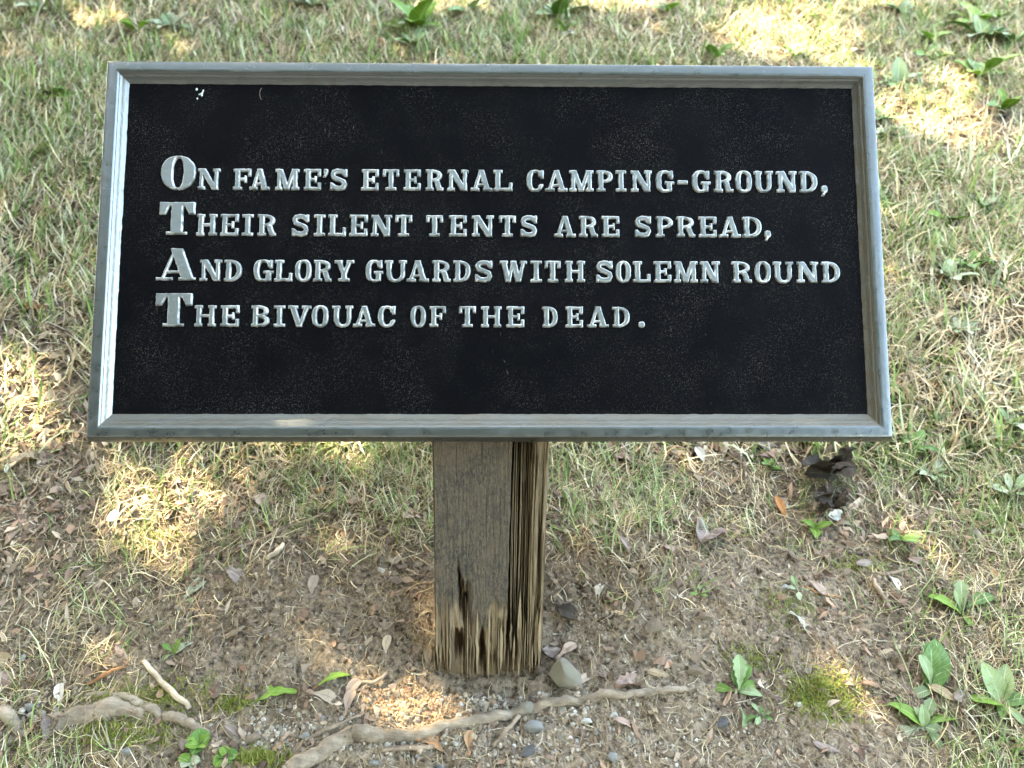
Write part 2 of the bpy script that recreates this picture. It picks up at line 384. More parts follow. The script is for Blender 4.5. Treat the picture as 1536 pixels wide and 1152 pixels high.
# ---------------------------------------------------------------- loose bits: pebbles, crumbs, leaf litter
def ico():
    p = (1+5**.5)/2
    v = np.array([(-1, p, 0), (1, p, 0), (-1, -p, 0), (1, -p, 0), (0, -1, p), (0, 1, p), (0, -1, -p), (0, 1, -p), (p, 0, -1), (p, 0, 1), (-p, 0, -1), (-p, 0, 1)])/math.hypot(1, p)
    f = np.array([(0, 11, 5), (0, 5, 1), (0, 1, 7), (0, 7, 10), (0, 10, 11), (1, 5, 9), (5, 11, 4), (11, 10, 2), (10, 7, 6), (7, 1, 8), (3, 9, 4), (3, 4, 2), (3, 2, 6), (3, 6, 8), (3, 8, 9), (4, 9, 5), (2, 4, 11), (6, 2, 10), (8, 6, 7), (9, 8, 1)])
    return v, f
IV, IF = ico()
def pebbles(x, y, r, col, sink=.25, flat=.65):
    n = len(x); V = IV[None]*rng.uniform(.7, 1.25, (n, 12, 1))
    sc = np.stack([rng.uniform(.7, 1.3, n), rng.uniform(.7, 1.2, n), rng.uniform(.45, .9, n)*flat/.65], -1)[:, None]
    V = V*sc*r[:, None, None]; a = rng.uniform(0, 6.28, n)[:, None]
    vx = V[..., 0]*np.cos(a)-V[..., 1]*np.sin(a); vy = V[..., 0]*np.sin(a)+V[..., 1]*np.cos(a)
    z = gz(x, y)[:, None]+V[..., 2]+SLOPE*vy+r[:, None]*sink
    V = np.stack([x[:, None]+vx, y[:, None]+vy, z], -1).reshape(-1, 3)
    F = (IF[None]+(np.arange(n)*12)[:, None, None]).reshape(-1, 3)
    return V, F, np.repeat(col, 12, 0)
PC = np.array([(.26, .23, .18), (.30, .27, .22), (.21, .185, .15), (.18, .17, .155), (.28, .22, .155), (.33, .31, .27), (.20, .15, .11)])
sets = []
# gravel round the foot of the post and along the root
for px, py, rx, ry, n, rr in ((620, 1058, 75, 38, 1300, (.0009, .0030)), (740, 1052, 80, 26, 420, (.0010, .0036)), (860, 1060, 110, 34, 260, (.0010, .0034)),
                              (700, 1120, 300, 36, 420, (.0012, .0040)), (430, 1100, 120, 35, 260, (.0012, .0034)), (980, 960, 200, 120, 160, (.0008, .0024)),
                              (1000, 1110, 250, 50, 200, (.0008, .0028)), (470, 960, 180, 90, 110, (.0008, .0024)), (60, 1060, 60, 60, 60, (.002, .005))):
    c0 = G(px, py); wx = abs(G(px+rx, py)[0]-c0[0]); wy = abs(G(px, py-ry)[1]-c0[1])
    x = c0[0]+rng.normal(0, .5, n)*wx; y = c0[1]+rng.normal(0, .5, n)*wy
    red = px == 620
    pc = np.array([(.20, .118, .066), (.25, .155, .09), (.16, .095, .055), (.24, .18, .12)])[rng.integers(0, 4, n)] if red else PC[rng.integers(0, 7, n)]
    r = rr[0]+(rr[1]-rr[0])*rng.random(n)**2.2
    k = offpost(x, y); sets.append(pebbles(x[k], y[k], r[k], pc[k]*rng.uniform(.8, 1.15, (k.sum(), 1))))
V, F, C = merge(sets)
tag(link('gravel', mk_mesh('gravel', V, F, PEB, False, C)), 'fine gravel scattered on the soil at the foot of the post and along the root', 'gravel', kind='stuff')
x, y = scatter(42000, .78, 1.3); k = offpost(x, y) & (rng.random(len(x)) < 1.05-cover(x, y, gz(x, y))); x, y = x[k], y[k]
r = .0005+.0030*rng.random(len(x))**5
cc = np.array([(.13, .095, .068), (.17, .13, .097), (.22, .175, .13), (.09, .065, .048)])[rng.integers(0, 4, len(x))]
V, F, C = merge([pebbles(x, y, r, cc, .1)])
tag(link('soil_crumbs', mk_mesh('soil_crumbs', V, F, PEB, False, C)), 'small crumbs and clods of dry brown soil', 'soil', kind='stuff')
# small flakes of dead leaf and seed husk
def flakes(x, y, L, col):
    n = len(x); L = L*1.0; a = rng.uniform(0, 6.28, n); t1 = rng.normal(0, .35, n); t2 = rng.normal(0, .35, n)
    u = np.array([-1, -.4, .4, 1, .4, -.4])*.5; v = np.array([0, .15, .18, 0, -.13, -.16])
    U = u[None]*L[:, None]; U = U+rng.normal(0, .09, (n, 6))*L[:, None]; Vv = v[None]*L[:, None]*rng.uniform(.4, 1.5, (n, 1))+rng.normal(0, .05, (n, 6))*L[:, None]
    h = U*t1[:, None]+Vv*t2[:, None]+rng.uniform(-.2, .2, (n, 6))*L[:, None]
    vx = U*np.cos(a)[:, None]-Vv*np.sin(a)[:, None]; vy = U*np.sin(a)[:, None]+Vv*np.cos(a)[:, None]
    z = gz(x, y)[:, None]+SLOPE*vy+h+L[:, None]*.18+.001
    V = np.stack([x[:, None]+vx, y[:, None]+vy, z], -1).reshape(-1, 3)
    F = (np.array([[0, 1, 4, 5], [1, 2, 3, 4]])[:, ::-1][None]+(np.arange(n)*6)[:, None, None]).reshape(-1, 4)
    F = (np.array([[0, 1, 2, 5], [5, 2, 3, 4]])[None]+(np.arange(n)*6)[:, None, None]).reshape(-1, 4)
    return V, F, np.repeat(col*rng.uniform(.6, 1.4, (n, 1)), 6, 0)
fl = []
LC = np.array([(.17, .11, .075), (.22, .155, .11), (.28, .21, .15), (.33, .27, .20), (.12, .08, .06), (.24, .15, .10), (.16, .12, .09)])
x, y = scatter(4600, .78, 1.3); k = offpost(x, y); x, y = x[k], y[k]
fl.append(flakes(x, y, .004+.016*rng.random(len(x))**3, LC[rng.integers(0, 7, len(x))]*.9))
x, y = scatter(3000, 1.3, 3.3); fl.append(flakes(x, y, .010+.022*rng.random(len(x))**2, LC[rng.integers(0, 7, len(x))]))
for px, py, rx, ry, n in ((60, 520, 90, 90, 420), (50, 760, 110, 120, 520), (60, 640, 90, 50, 260), (1300, 800, 250, 60, 200), (1100, 690, 180, 25, 160), (300, 730, 180, 60, 200)):
    c0 = G(px, py); wx = abs(G(px+rx, py)[0]-c0[0]); wy = abs(G(px, py-ry)[1]-c0[1])
    x = c0[0]+rng.normal(0, .5, n)*wx; y = c0[1]+rng.normal(0, .5, n)*wy
    fl.append(flakes(x, y, .006+.022*rng.random(n)**2.2, LC[rng.integers(0, 7, n)]))
V, F, C = merge(fl)
tag(link('leaf_litter', mk_mesh('leaf_litter', V, F, STRAW, False, C)), 'crumbled bits of dead leaves strewn through the grass', 'leaf litter', kind='stuff')

# ---------------------------------------------------------------- sign
SC = Vector((-0.02238, 1.02624, -0.20188+CAMZ))
SR = Matrix(((0.99984, -0.001365, 0.017775), (0.016459, 0.453710, -0.890997), (-0.006848, 0.891148, 0.453660)))   # columns: right, up, out
SW, SH = .9144, .44616
FZ = .0            # local z of the face of the frame
PZ = -.0125        # face of the black panel
sign = empty('memorial_sign', (PCX, 1.03, float(gz(PCX, .95))))
tag(sign, 'black plaque with raised silver verse in a silver frame on a short rotting wooden post', 'sign')
MS = Matrix.Translation(SC-sign.location) @ SR.to_4x4()
def sign_uv(px, py, zl=PZ+.003):
    d = Vector(FWD+RT*(px-768)/FPX+UP*(576-py)/FPX); n = Vector((SR[0][2], SR[1][2], SR[2][2]))
    o = SC+n*zl; t = (o-Vector(CAM)).dot(n)/d.dot(n); P = Vector(CAM)+d*t-SC
    return P.dot(Vector((SR[0][0], SR[1][0], SR[2][0]))), P.dot(Vector((SR[0][1], SR[1][1], SR[2][1])))
# panel: fine grid so that it is not perfectly flat
pw, ph = SW/2-.0212, SH/2-.0212
gx = np.linspace(-pw, pw, 90); gy = np.linspace(-ph, ph, 46); A, B = np.meshgrid(gx, gy, indexing='ij')
zz = PZ+.0004*fbm(A*30, B*30, 3, 3)
panel = link('panel', mk_mesh('panel', np.stack([A, B, zz], -1).reshape(-1, 3), gridF(90, 46), BLACK), sign, MS)
bk = np.array([(sx*(SW/2+.001), sy*(SH/2+.001), z) for z in (PZ-.002, PZ-.010) for sx, sy in ((-1, -1), (1, -1), (1, 1), (-1, 1))])
link('back_plate', mk_mesh('back_plate', bk, [(0, 1, 2, 3), (7, 6, 5, 4), (0, 4, 5, 1), (1, 5, 6, 2), (2, 6, 7, 3), (3, 7, 4, 0)], SILVER, False), sign, MS)
# frame: four mitred rails, outer cap and inner moulding
PROF_O = [(-.0042, -.0220), (-.0042, -.0200), (-.0006, -.0012), (-.0002, -.0003), (.0006, .0), (.0040, .0002), (.0085, .0002), (.0118, .0001), (.0124, -.0002), (.0128, -.0010)]
PROF_I = [(.0126, -.0006), (.0142, -.0015), (.0152, -.0026), (.0156, -.0034), (.0174, -.0040), (.0184, -.0046), (.0200, -.0064), (.0222, -.0085), (.0242, -.0100),
          (.0256, -.0106), (.0262, -.0113), (.0276, -.0116), (.0284, -.0128), (.0286, -.0150)]
def IN(side, u): return u if u <= .0126 else .0126+(u-.0126)*(.93 if side == 'b' else .60)
def rail(side, prof, seed, n=230, jit=.0002):
    pr = np.array(prof); out = []
    for i in range(n):
        t = i/(n-1)*2-1
        for k, (u, z) in enumerate(pr):
            if side in 'tb': hx = SW/2-IN('l', u); X_ = t*hx; Y_ = (SH/2-IN(side, u))*(1 if side == 't' else -1)
            else: y0 = -SH/2+IN('b', u); y1 = SH/2-IN('t', u); Y_ = y0+(t+1)/2*(y1-y0); X_ = (SW/2-IN(side, u))*(1 if side == 'r' else -1)
            out.append((X_, Y_, z))
    V = np.array(out)
    j = np.tile(np.arange(len(pr)), n); tt = V[:, 0] if side in 'tb' else V[:, 1]
    wob = jit*fbm(tt*90, j*3.3+seed, 3, seed); V[:, 2] += wob*(np.abs(V[:, 2]) < .02)
    if len(pr) > 12:                                       # ragged edge where the silver meets the black
        e = (j >= 10); d = .0006*fbm(tt*120, seed*1.0+0*tt, 4, seed)
        if side in 'tb': V[:, 1] += e*d
        else: V[:, 0] += e*d
    return V, gridF(n, len(pr))
for side, nm in (('t', 'top'), ('b', 'bottom'), ('l', 'left'), ('r', 'right')):
    V, F = rail(side, PROF_O, ord(side)); me = mk_mesh('frame_rail', V, F, SILVER)
    o = link('frame_rail', me, sign, MS); o['label'] = nm + ' rail of the silver frame'
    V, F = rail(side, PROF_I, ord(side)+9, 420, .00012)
    q = link('moulding', mk_mesh('moulding', V, F, GRIMY_SHADED if side in 'br' else SILVER2), o)

# letters: raised relief from implicit shapes, one mesh each
def box(x, y, x0, x1, y0, y1): return np.minimum(np.minimum(x-x0, x1-x), np.minimum(y-y0, y1-y))
def strip(x, y, xa, ya, xb, yb, t):
    sl = (xb-xa)/(yb-ya); xc = xa+(y-ya)*sl; k = 1/math.sqrt(1+sl*sl)
    return np.minimum((t/2-np.abs(x-xc)*k), np.minimum(y-min(ya, yb), max(ya, yb)-y))
def sell(x, y, cx, cy, rx, ry, n=2.4):
    return (1-((np.abs(x-cx)/rx)**n+(np.abs(y-cy)/ry)**n)**(1/n))*min(rx, ry)
def U_(*a):
    r = a[0]
    for b in a[1:]: r = np.maximum(r, b)
    return r
def path(x, y, pts, t):
    d = np.full_like(x, 9.)
    for (ax, ay), (bx, by) in zip(pts[:-1], pts[1:]):
        vx, vy = bx-ax, by-ay; q = np.clip(((x-ax)*vx+(y-ay)*vy)/(vx*vx+vy*vy), 0, 1)
        d = np.minimum(d, np.hypot(x-ax-q*vx, y-ay-q*vy))
    return t/2-d
def bowl(x, y, x0, x1, y0, y1, s, h):
    cy = (y0+y1)/2; cx = x0+(x1-x0)*.25
    out = np.where(x > cx, sell(x, y, cx, cy, x1-cx, (y1-y0)/2, 2.3), np.minimum(np.minimum(y-y0, y1-y), x-x0))
    inn = np.where(x > cx, sell(x, y, cx, cy, max(x1-cx-s, .03), (y1-y0)/2-h, 2.3), np.minimum(y-y0-h, y1-h-y))
    return np.minimum(out, -inn)
def glyph(ch, x, y, w, s=.245, h=.145, e=.085, big=False):
    sh = .15 if not big else .09
    if big: s, h, e = .32, .08, .13
    def stem(x0, top=True, bot=True, t=None, el=e, er=e):
        t = t or s; f = box(x, y, x0, x0+t, 0, 1)
        if bot: f = U_(f, box(x, y, x0-el, x0+t+er, 0, sh))
        if top: f = U_(f, box(x, y, x0-el, x0+t+er, 1-sh, 1))
        return f
    if ch == 'I': return stem((w-s)/2, el=(w-s)/2, er=(w-s)/2)
    if ch == 'L': return U_(stem(e, er=e*1.2), box(x, y, e, w, 0, h), box(x, y, w-.17, w, 0, .40))
    if ch in 'EF':
        f = U_(stem(e), box(x, y, e, w, 1-h, 1), box(x, y, w-.17, w, .64, 1), box(x, y, e, w*.66, .43, .57), box(x, y, w*.60, w*.60+.13, .33, .67))
        if ch == 'E': f = U_(f, box(x, y, e, w, 0, h), box(x, y, w-.17, w, 0, .36))
        return f
    if ch == 'T':
        if big:
            tri = np.minimum(np.minimum(y-.62, 1-y), np.maximum((.30-x)-(1-y)*.45+.06, (x-(w-.30))-(1-y)*.45+.06)); tri = np.minimum(tri, np.minimum(x, w-x))
            return U_(box(x, y, (w-.36)/2, (w+.36)/2, 0, 1), box(x, y, 0, w, .87, 1), tri, box(x, y, (w-.62)/2, (w+.62)/2, 0, sh))
        return U_(box(x, y, (w-s)/2, (w+s)/2, 0, 1), box(x, y, 0, w, 1-h, 1), box(x, y, 0, .16, .66, 1), box(x, y, w-.16, w, .66, 1), box(x, y, (w-s)/2-.13, (w+s)/2+.13, 0, sh))
    if ch == 'H': return U_(stem(e, t=.24, er=.05), stem(w-e-.24, t=.24, el=.05), box(x, y, e, w-e, .43, .57))
    if ch == 'N': return U_(stem(e, t=.19), stem(w-e-.19, t=.19, bot=False), strip(x, y, e+.12, 1, w-e-.13, 0, .27))
    if ch == 'M': return U_(stem(e, t=.19, er=.06), stem(w-e-.22, t=.22, el=.06), strip(x, y, e+.13, 1, w/2, .0, .24), strip(x, y, w-e-.15, 1, w/2, .0, .20))
    if ch == 'A':
        a = .17 if not big else .10; b = .27 if not big else .36; fo = .20
        f = U_(strip(x, y, fo-.02, 0, w/2-.02, 1, a), strip(x, y, w-fo-.03, 0, w/2-.01, 1, b), box(x, y, w*.28, w*.72, .22, .22+(.12 if not big else .08)))
        f = U_(f, box(x, y, 0, w*.42, 0, sh), box(x, y, w*.56, w, 0, sh)); return np.minimum(f, 1-y)
    if ch == 'V': return U_(strip(x, y, e+.12, 1, w/2, 0, .28), strip(x, y, w-e-.10, 1, w/2, 0, .19), box(x, y, 0, w*.44, 1-sh, 1), box(x, y, w*.58, w, 1-sh, 1))
    if ch == 'W':
        return U_(strip(x, y, e+.10, 1, w*.31, 0, .25), strip(x, y, w*.50, 1, w*.33, 0, .18), strip(x, y, w*.50, 1, w*.68, 0, .25), strip(x, y, w-e-.08, 1, w*.70, 0, .18),
                  box(x, y, 0, .38, 1-sh, 1), box(x, y, w*.38, w*.62, 1-sh, 1), box(x, y, w-.34, w, 1-sh, 1))
    if ch == 'Y': return U_(strip(x, y, e+.10, 1, w/2-.02, .38, .25), strip(x, y, w-e-.10, 1, w/2+.03, .38, .19), box(x, y, w/2-.13, w/2+.13, 0, .5), box(x, y, w/2-.26, w/2+.26, 0, sh), box(x, y, 0, w*.42, 1-sh, 1), box(x, y, w*.60, w, 1-sh, 1))
    if ch == 'O':
        q = .36 if big else s
        return np.minimum(sell(x, y, w/2, .5, w/2, .52, 2.5 if not big else 2.1), -sell(x, y, w/2, .5, w/2-q, .52-h, 2.6 if not big else 2.2))
    if ch == 'D': return U_(stem(e, er=0, el=e), bowl(x, y, e, w, 0, 1, s, h))
    if ch == 'P': return U_(stem(e, er=e), bowl(x, y, e, w, .40, 1, .24, .14))
    if ch == 'B': return U_(stem(e, er=0), bowl(x, y, e, w*.94, .46, 1, .24, .14), bowl(x, y, e, w, 0, .56, .25, .14))
    if ch == 'R': return U_(stem(e, er=e*.8), bowl(x, y, e, w*.93, .42, 1, .24, .14), strip(x, y, w*.62, .5, w*.80, .0, .25), box(x, y, w*.66, w, 0, sh))
    if ch in 'CG':
        f = np.minimum(sell(x, y, w/2, .5, w/2, .52, 2.5), -sell(x, y, w/2+.02, .5, w/2-s, .52-h, 2.6))
        f = np.minimum(f, -np.minimum(np.minimum(x-w*.58, y-(.30 if ch == 'C' else .2)), .66-y)); f = U_(f, box(x, y, w-.16, w, .60, 1.0))
        if ch == 'G': f = U_(f, box(x, y, w*.50, w+.05, .36, .50), box(x, y, w-.32, w-.06, 0.02, .44))
        else: f = np.maximum(f, box(x, y, w-.17, w-.02, .22, .34))
        return f
    if ch == 'U':
        a = e; xl, xr = a, w-a; cy = .42
        out = np.where(y < cy, sell(x, y, w/2, cy, (xr-xl)/2, cy+.02, 2.4), np.minimum(x-xl, xr-x)); inn = np.where(y < cy, sell(x, y, w/2+.02, cy, (xr-xl)/2-.23, cy-h+.02, 2.4), np.minimum(x-xl-.25, xr-.21-x))
        f = np.minimum(np.minimum(out, -inn), 1-y); return U_(f, box(x, y, 0, a+.25+e*.7, 1-sh, 1), box(x, y, w-a-.21-e*.9, w, 1-sh, 1))
    if ch == 'S':
        a = .12; pts = [(w-a-.02, .78), (w*.68, .89), (w*.46, .91), (w*.24, .86), (a+.02, .74), (w*.24, .60), (w*.52, .51), (w*.78, .41), (w-a-.01, .27), (w*.76, .13), (w*.52, .09), (w*.28, .12), (a, .23)]
        return U_(path(x, y, pts, .225), box(x, y, w-.16, w-.01, .64, 1), box(x, y, 0.01, .16, 0, .36))
    if ch == '-': return box(x, y, 0, w, .36, .54)
    if ch == '.': return sell(x, y, w/2, .14, w/2, .15, 3)
    if ch == ',': return U_(sell(x, y, w*.55, .16, w*.45, .17, 3), strip(x, y, w*.72, .12, w*.25, -.18, .12))
    if ch == "'": return U_(sell(x, y, w*.55, .88, w*.45, .14, 3), strip(x, y, w*.72, .82, w*.2, .60, .12))
LINES = [
 (310, 251.8, 283.3, 1150, 255.7, 287.6, (233.5, 282.9), "O240.3-292.9 N295.5-329.4 F348.9-376.3 A373-404.4 M412.2-448.6 E454.9-481.2 '483.5-492 S494-520.8 E541.6-567.9 T573.6-598.6 E604.9-631.1 R637.7-665.1 N670.5-703.1 A705.5-738.6 L739.8-768.9 C789.6-815.8 A817.8-851.6 M854-890.7 P894.6-919.9 I923.8-939.8 N946.5-978.6 G984-1010.4 -1016.3-1032.1 G1038.2-1065.1 R1071.5-1100.1 O1103.5-1128.8 U1131.3-1160.9 N1165.3-1196.4 D1199.3-1227 ,1230.9-1241.9"),
 (350, 320.3, 352.8, 1050, 324, 355, (302.3, 351), "T237.7-291.5 H293.7-325 E329.4-357.5 I361.9-379.4 R385.4-414 S436.7-463.5 I470-487.4 L491.4-518.7 E523.4-551.2 N555.9-587.7 T592.4-617.8 T638.7-664.4 E672.9-700.1 N707.7-741 T748.3-774 S779.9-806.1 A830.9-863.7 R868.8-897 E902.6-929.6 S951.9-977.4 P984-1010.2 R1015-1043.8 E1048.6-1075.8 A1078.8-1111.8 D1114.2-1143.4 ,1145.9-1156.8"),
 (350, 388.8, 421, 1100, 391.4, 423.2, (371.6, 419.5), "A233.5-293.4 N298.6-332 D335.1-361.9 G379.4-408.5 L410.9-438.2 O441.4-466.9 R469.5-497.3 Y500.7-530.7 G547.6-573.4 U576.3-610 A609.2-643.3 R647.9-676.1 D679.7-706 S711.8-739 W749.5-790.8 I795.7-813 T816.8-841.4 H847.4-877.8 S893.6-919.9 O924-947.1 L949.9-976.2 E980.6-1007.3 M1011.4-1047.2 N1051-1080.7 R1098.2-1128 O1132.5-1157.3 U1160.4-1191.3 N1195.9-1228.5 D1233.3-1261"),
 (400, 457.5, 489.5, 900, 459.4, 490.5, (439.3, 488.8), "T231.7-287.2 H290.8-323.4 E329.9-358 B375.7-403.9 I409.6-427 V430.9-466.4 O466.9-492.1 U497.3-529.1 A529.1-562.4 C566.4-592.9 O615-638.9 F643.8-668.8 T688-713.8 H721.5-752.4 E759.2-786.7 D813.4-837 E848.4-874.7 A880.7-913.6 D918.9-945.2 .958-967.7")]
LH = .0030
for li, (xa, ta, ba, xb, tb, bb, bigy, text) in enumerate(LINES):
    for ki, item in enumerate(text.split()):
        ch, rng_ = item[0], item[1:]; x0, x1 = [float(v) for v in rng_.rsplit('-', 1)]
        big = ki == 0; xm = (x0+x1)/2; q = (xm-xa)/(xb-xa)
        top, bot = (bigy if big else (ta+(tb-ta)*q, ba+(bb-ba)*q))
        if ch == '.': pass
        ym = (top+bot)/2
        ul, _ = sign_uv(x0, ym); ur, _ = sign_uv(x1, ym); _, vt = sign_uv(xm, top); _, vb = sign_uv(xm, bot)
        # the paint edge is seen at the foot of the relief; shrink slightly for the slope
        Hh = vt-vb; wn = (ur-ul)/Hh
        res = .0006 if not big else .0007; mg = .0018
        ylo = -.0018-(Hh*.32 if ch == ',' else 0)
        ax_ = np.arange(-mg, (ur-ul)+mg+res, res); ay_ = np.arange(ylo, Hh+mg+res, res)
        A, B = np.meshgrid(ax_, ay_, indexing='ij')
        seed = li*50+ki
        wx = A+.00040*fbm(A*260, B*260, 2, seed+300); wy = B+.00040*fbm(A*260+9, B*260, 2, seed+500)
        f = glyph(ch, wx/Hh, wy/Hh, wn, big=big)*Hh
        hgt = -.0012+(LH+.0012)*np.clip((f+.0002)/.0009, 0, 1)**.8+.00012*fbm(A*300, B*300, 3, seed)
        V = np.stack([A-(ur-ul)/2, B-Hh/2, hgt], -1).reshape(-1, 3); F = gridF(len(ax_), len(ay_))
        keep = (f.ravel()[F] > -.0012).any(1); F = F[keep]
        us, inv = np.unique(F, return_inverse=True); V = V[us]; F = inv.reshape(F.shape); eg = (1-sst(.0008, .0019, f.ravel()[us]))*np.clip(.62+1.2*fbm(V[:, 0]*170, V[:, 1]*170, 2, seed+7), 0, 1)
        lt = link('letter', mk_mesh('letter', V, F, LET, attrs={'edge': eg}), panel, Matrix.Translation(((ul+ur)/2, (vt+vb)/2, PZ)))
# white dropping near the top left of the panel and a thin curved fibre
u, v = sign_uv(302, 141, PZ)
r_ = []
for k in range(9):
    rr = random.uniform(.0007, .0022); cx, cy = random.gauss(0, .0026), random.gauss(0, .0034)
    r_.append((IV*np.array([rr, rr*1.3, .0005])+np.array([cx, cy, .0004]), IF, np.zeros((12, 3))))
V, F, C = merge(r_); link('dropping', mk_mesh('dropping', V, F, DROP), panel, Matrix.Translation((u, v, PZ)))
def tube(P, rad, n=8, noise=0., seed=0, rough=1.):
    P = np.array(P, float); k = len(P); T = np.gradient(P, axis=0); T /= np.linalg.norm(T, axis=1)[:, None]+1e-9
    up = np.array([0, 0, 1.]); A = np.cross(T, up); A /= np.linalg.norm(A, axis=1)[:, None]+1e-9; B = np.cross(A, T)
    th = np.linspace(0, 2*np.pi, n, endpoint=False); rad = np.broadcast_to(rad, (k,))
    rr = rad[:, None]*(1+noise*1.5*fbm(np.arange(k)[:, None]*.9, np.broadcast_to(4*np.sin(th)+seed, (k, n)), 2, seed+9)*.4+noise*1.3*fbm(np.arange(k)[:, None]*.35*rough+th[None]*0, np.broadcast_to(3*np.cos(th)+seed, (k, n)), 3, seed))
    V = P[:, None]+rr[..., None]*(np.cos(th)[None, :, None]*A[:, None]+np.sin(th)[None, :, None]*B[:, None])
    V = V.reshape(-1, 3); F = list(map(tuple, gridF(k, n, True)))
    V = np.concatenate([V, P[:1], P[-1:]]); a, b = len(V)-2, len(V)-1
    F = [(q[0], q[3], q[2], q[1]) for q in F]
    for j in range(n): F.append((a, (j+1) % n, j, a)); F.append((b, (k-1)*n+j, (k-1)*n+(j+1) % n, b))
    return V, np.array(F)
def tube_mesh(name, P, rad, mat, n=8, noise=0., seed=0):
    V, F = tube(P, rad, n, noise, seed)
    me = bpy.data.meshes.new(name); me.from_pydata([tuple(v) for v in V], [], [tuple(dict.fromkeys(f)) for f in F.tolist()])
    me.polygons.foreach_set('use_smooth', [True]*len(me.polygons)); me.materials.append(mat); return me
hair = [(u+.036+.0045*math.cos(a)-.0045, v+.012*a/1.2-.003, PZ+.0012) for a in np.linspace(-.9, .9, 9)]
u2, v2 = sign_uv(395, 141, PZ)
hair = [(u2-.004*math.cos(a), v2+.008*math.sin(a), PZ+.0010) for a in np.linspace(-1.1, 1.1, 10)]
link('fibre', tube_mesh('fibre', hair, .0003, STONE[2], 5), panel)

# post
PW = .139; PX0 = -.0932; PY0 = .960; PD = .139; ZT = .62
base_z = float(gz(PCX, .95))-.025
nx_, nz_ = 190, 330
uu = np.linspace(0, 1, nx_); vv = np.linspace(0, 1, nz_)
Uu, Vv = np.meshgrid(uu, vv, indexing='ij')
zt = .372; Zp = base_z+Vv*(zt-base_z); zr = Zp/.34          # zr: 0 at the soil, 1 just under the sign
def ridge(u, z, f, s): return fbm(u*f, z*2.2+s, 3, s)
edge = .685-.03*(1-zr)+.012*fbm(Zp*30, Zp*0, 3, 8)
d = .0009*fbm(Uu*70, Zp*40, 3, 2)-.0012*sst(.35, .6, fbm(Uu*50, Zp*9, 3, 71))
lam = sst(edge-.004, edge+.004, Uu)*(1-sst(.835, .86, Uu+.01*fbm(Zp*20, Zp*0, 2, 4)))
lu = (Uu-edge)*60+1.6*fbm(Zp*12, Uu*3, 3, 5)
thin = np.abs(((lu*.5) % 1)-.5)*2                           # 1 on a lamina, 0 in a gap
gap = np.clip(1-sst(.45, .80, thin), 0, 1)
lamd = -.008-.026*gap*sst(.05, .3, zr)-.008*(.5+.5*vn(lu*.5, Zp*6, 12))
d = d*(1-lam)+lamd*lam
tan_ = sst(.835, .86, Uu)
tn = -.004-.004*(1-zr)-.007*np.clip(ridge(Uu, Zp*6, 22, 9), 0, 1)-.010*sst(.45, .62, vn(Uu*48, Zp*7, 14))*sst(.5, .62, vn(Uu*13, Zp*5, 15))
d = d*(1-tan_)+tn*tan_
d -= .010*sst(.985, 1., Uu)+.003*(1-sst(0, .012, Uu))
# rotten foot: bare wood below a ragged line, hollowed in places
foot = 1-sst(.0, .05, zr-(.25+.09*fbm(Uu*9, Uu*0, 3, 18)+.05*fbm(Uu*40, Uu*0, 2, 19)))
strips = vn(Uu*44+1.0*fbm(Zp*20, Uu*3, 3, 3), Zp*14, 22)
low = 1-sst(.06, .30, zr-.06*fbm(Uu*26, Uu*0, 2, 25))
d -= (1-lam)*foot*(.0012+.006*sst(.50, .75, strips)*low+.0015*np.abs(fbm(Uu*60, Zp*70, 3, 91)))
hn = .016*fbm(Zp*45, Uu*6, 3, 61); hm = .05*fbm(Uu*40, Zp*9, 3, 63)
def hole(u0, z0, du, dz, dep): return dep*np.exp(-((Uu-u0+hn)/du)**2-((zr-z0+hm)/dz)**4)
d -= .006*(1-sst(.05, .12, zr+.05*fbm(Uu*30, Uu*0, 2, 66)))*(1-lam)+0*Uu
d -= hole(.27, .30, .035, .085, .016)*(1+.4*fbm(Uu*40, Zp*60, 2, 28))+hole(.225, .37, .010, .09, .018)+hole(.22, .10, .05, .06, .018)+hole(.43, .10, .018, .08, .016)
raww = np.clip(foot+lam+tan_+0*Uu, 0, 1)
pp = sst(.45, .6, fbm(Uu*14, Zp*60, 4, 31)*.5+.5+.25*(zr-.30))
painted_low = (np.exp(-((Uu-.47)/.09)**4)*sst(.17, .2, zr)*(1-sst(.45, .5, zr)))
raww = np.clip(raww-painted_low*sst(.35, .5, fbm(Uu*16, Zp*22, 3, 37)*.5+.5)-.9*(sst(.80, .83, Uu)*(1-sst(.88, .9, Uu))*sst(.86, .9, zr)), 0, 1)
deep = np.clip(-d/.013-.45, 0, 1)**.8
lean = -.0195
def leanx(z): return lean*(.35-z)*1.0
Vp = np.stack([PX0+Uu*PW+leanx(Zp)*-0+(-.0185*(.36-Zp)), PY0-d, Zp], -1)
o3 = np.array(sign.location)
Fp = gridF(nx_, nz_)
post = link('post', mk_mesh('post', Vp.reshape(-1, 3)-o3, Fp, POST, True, attrs={'rawwood': raww.ravel(), 'deep': deep.ravel()}), sign)
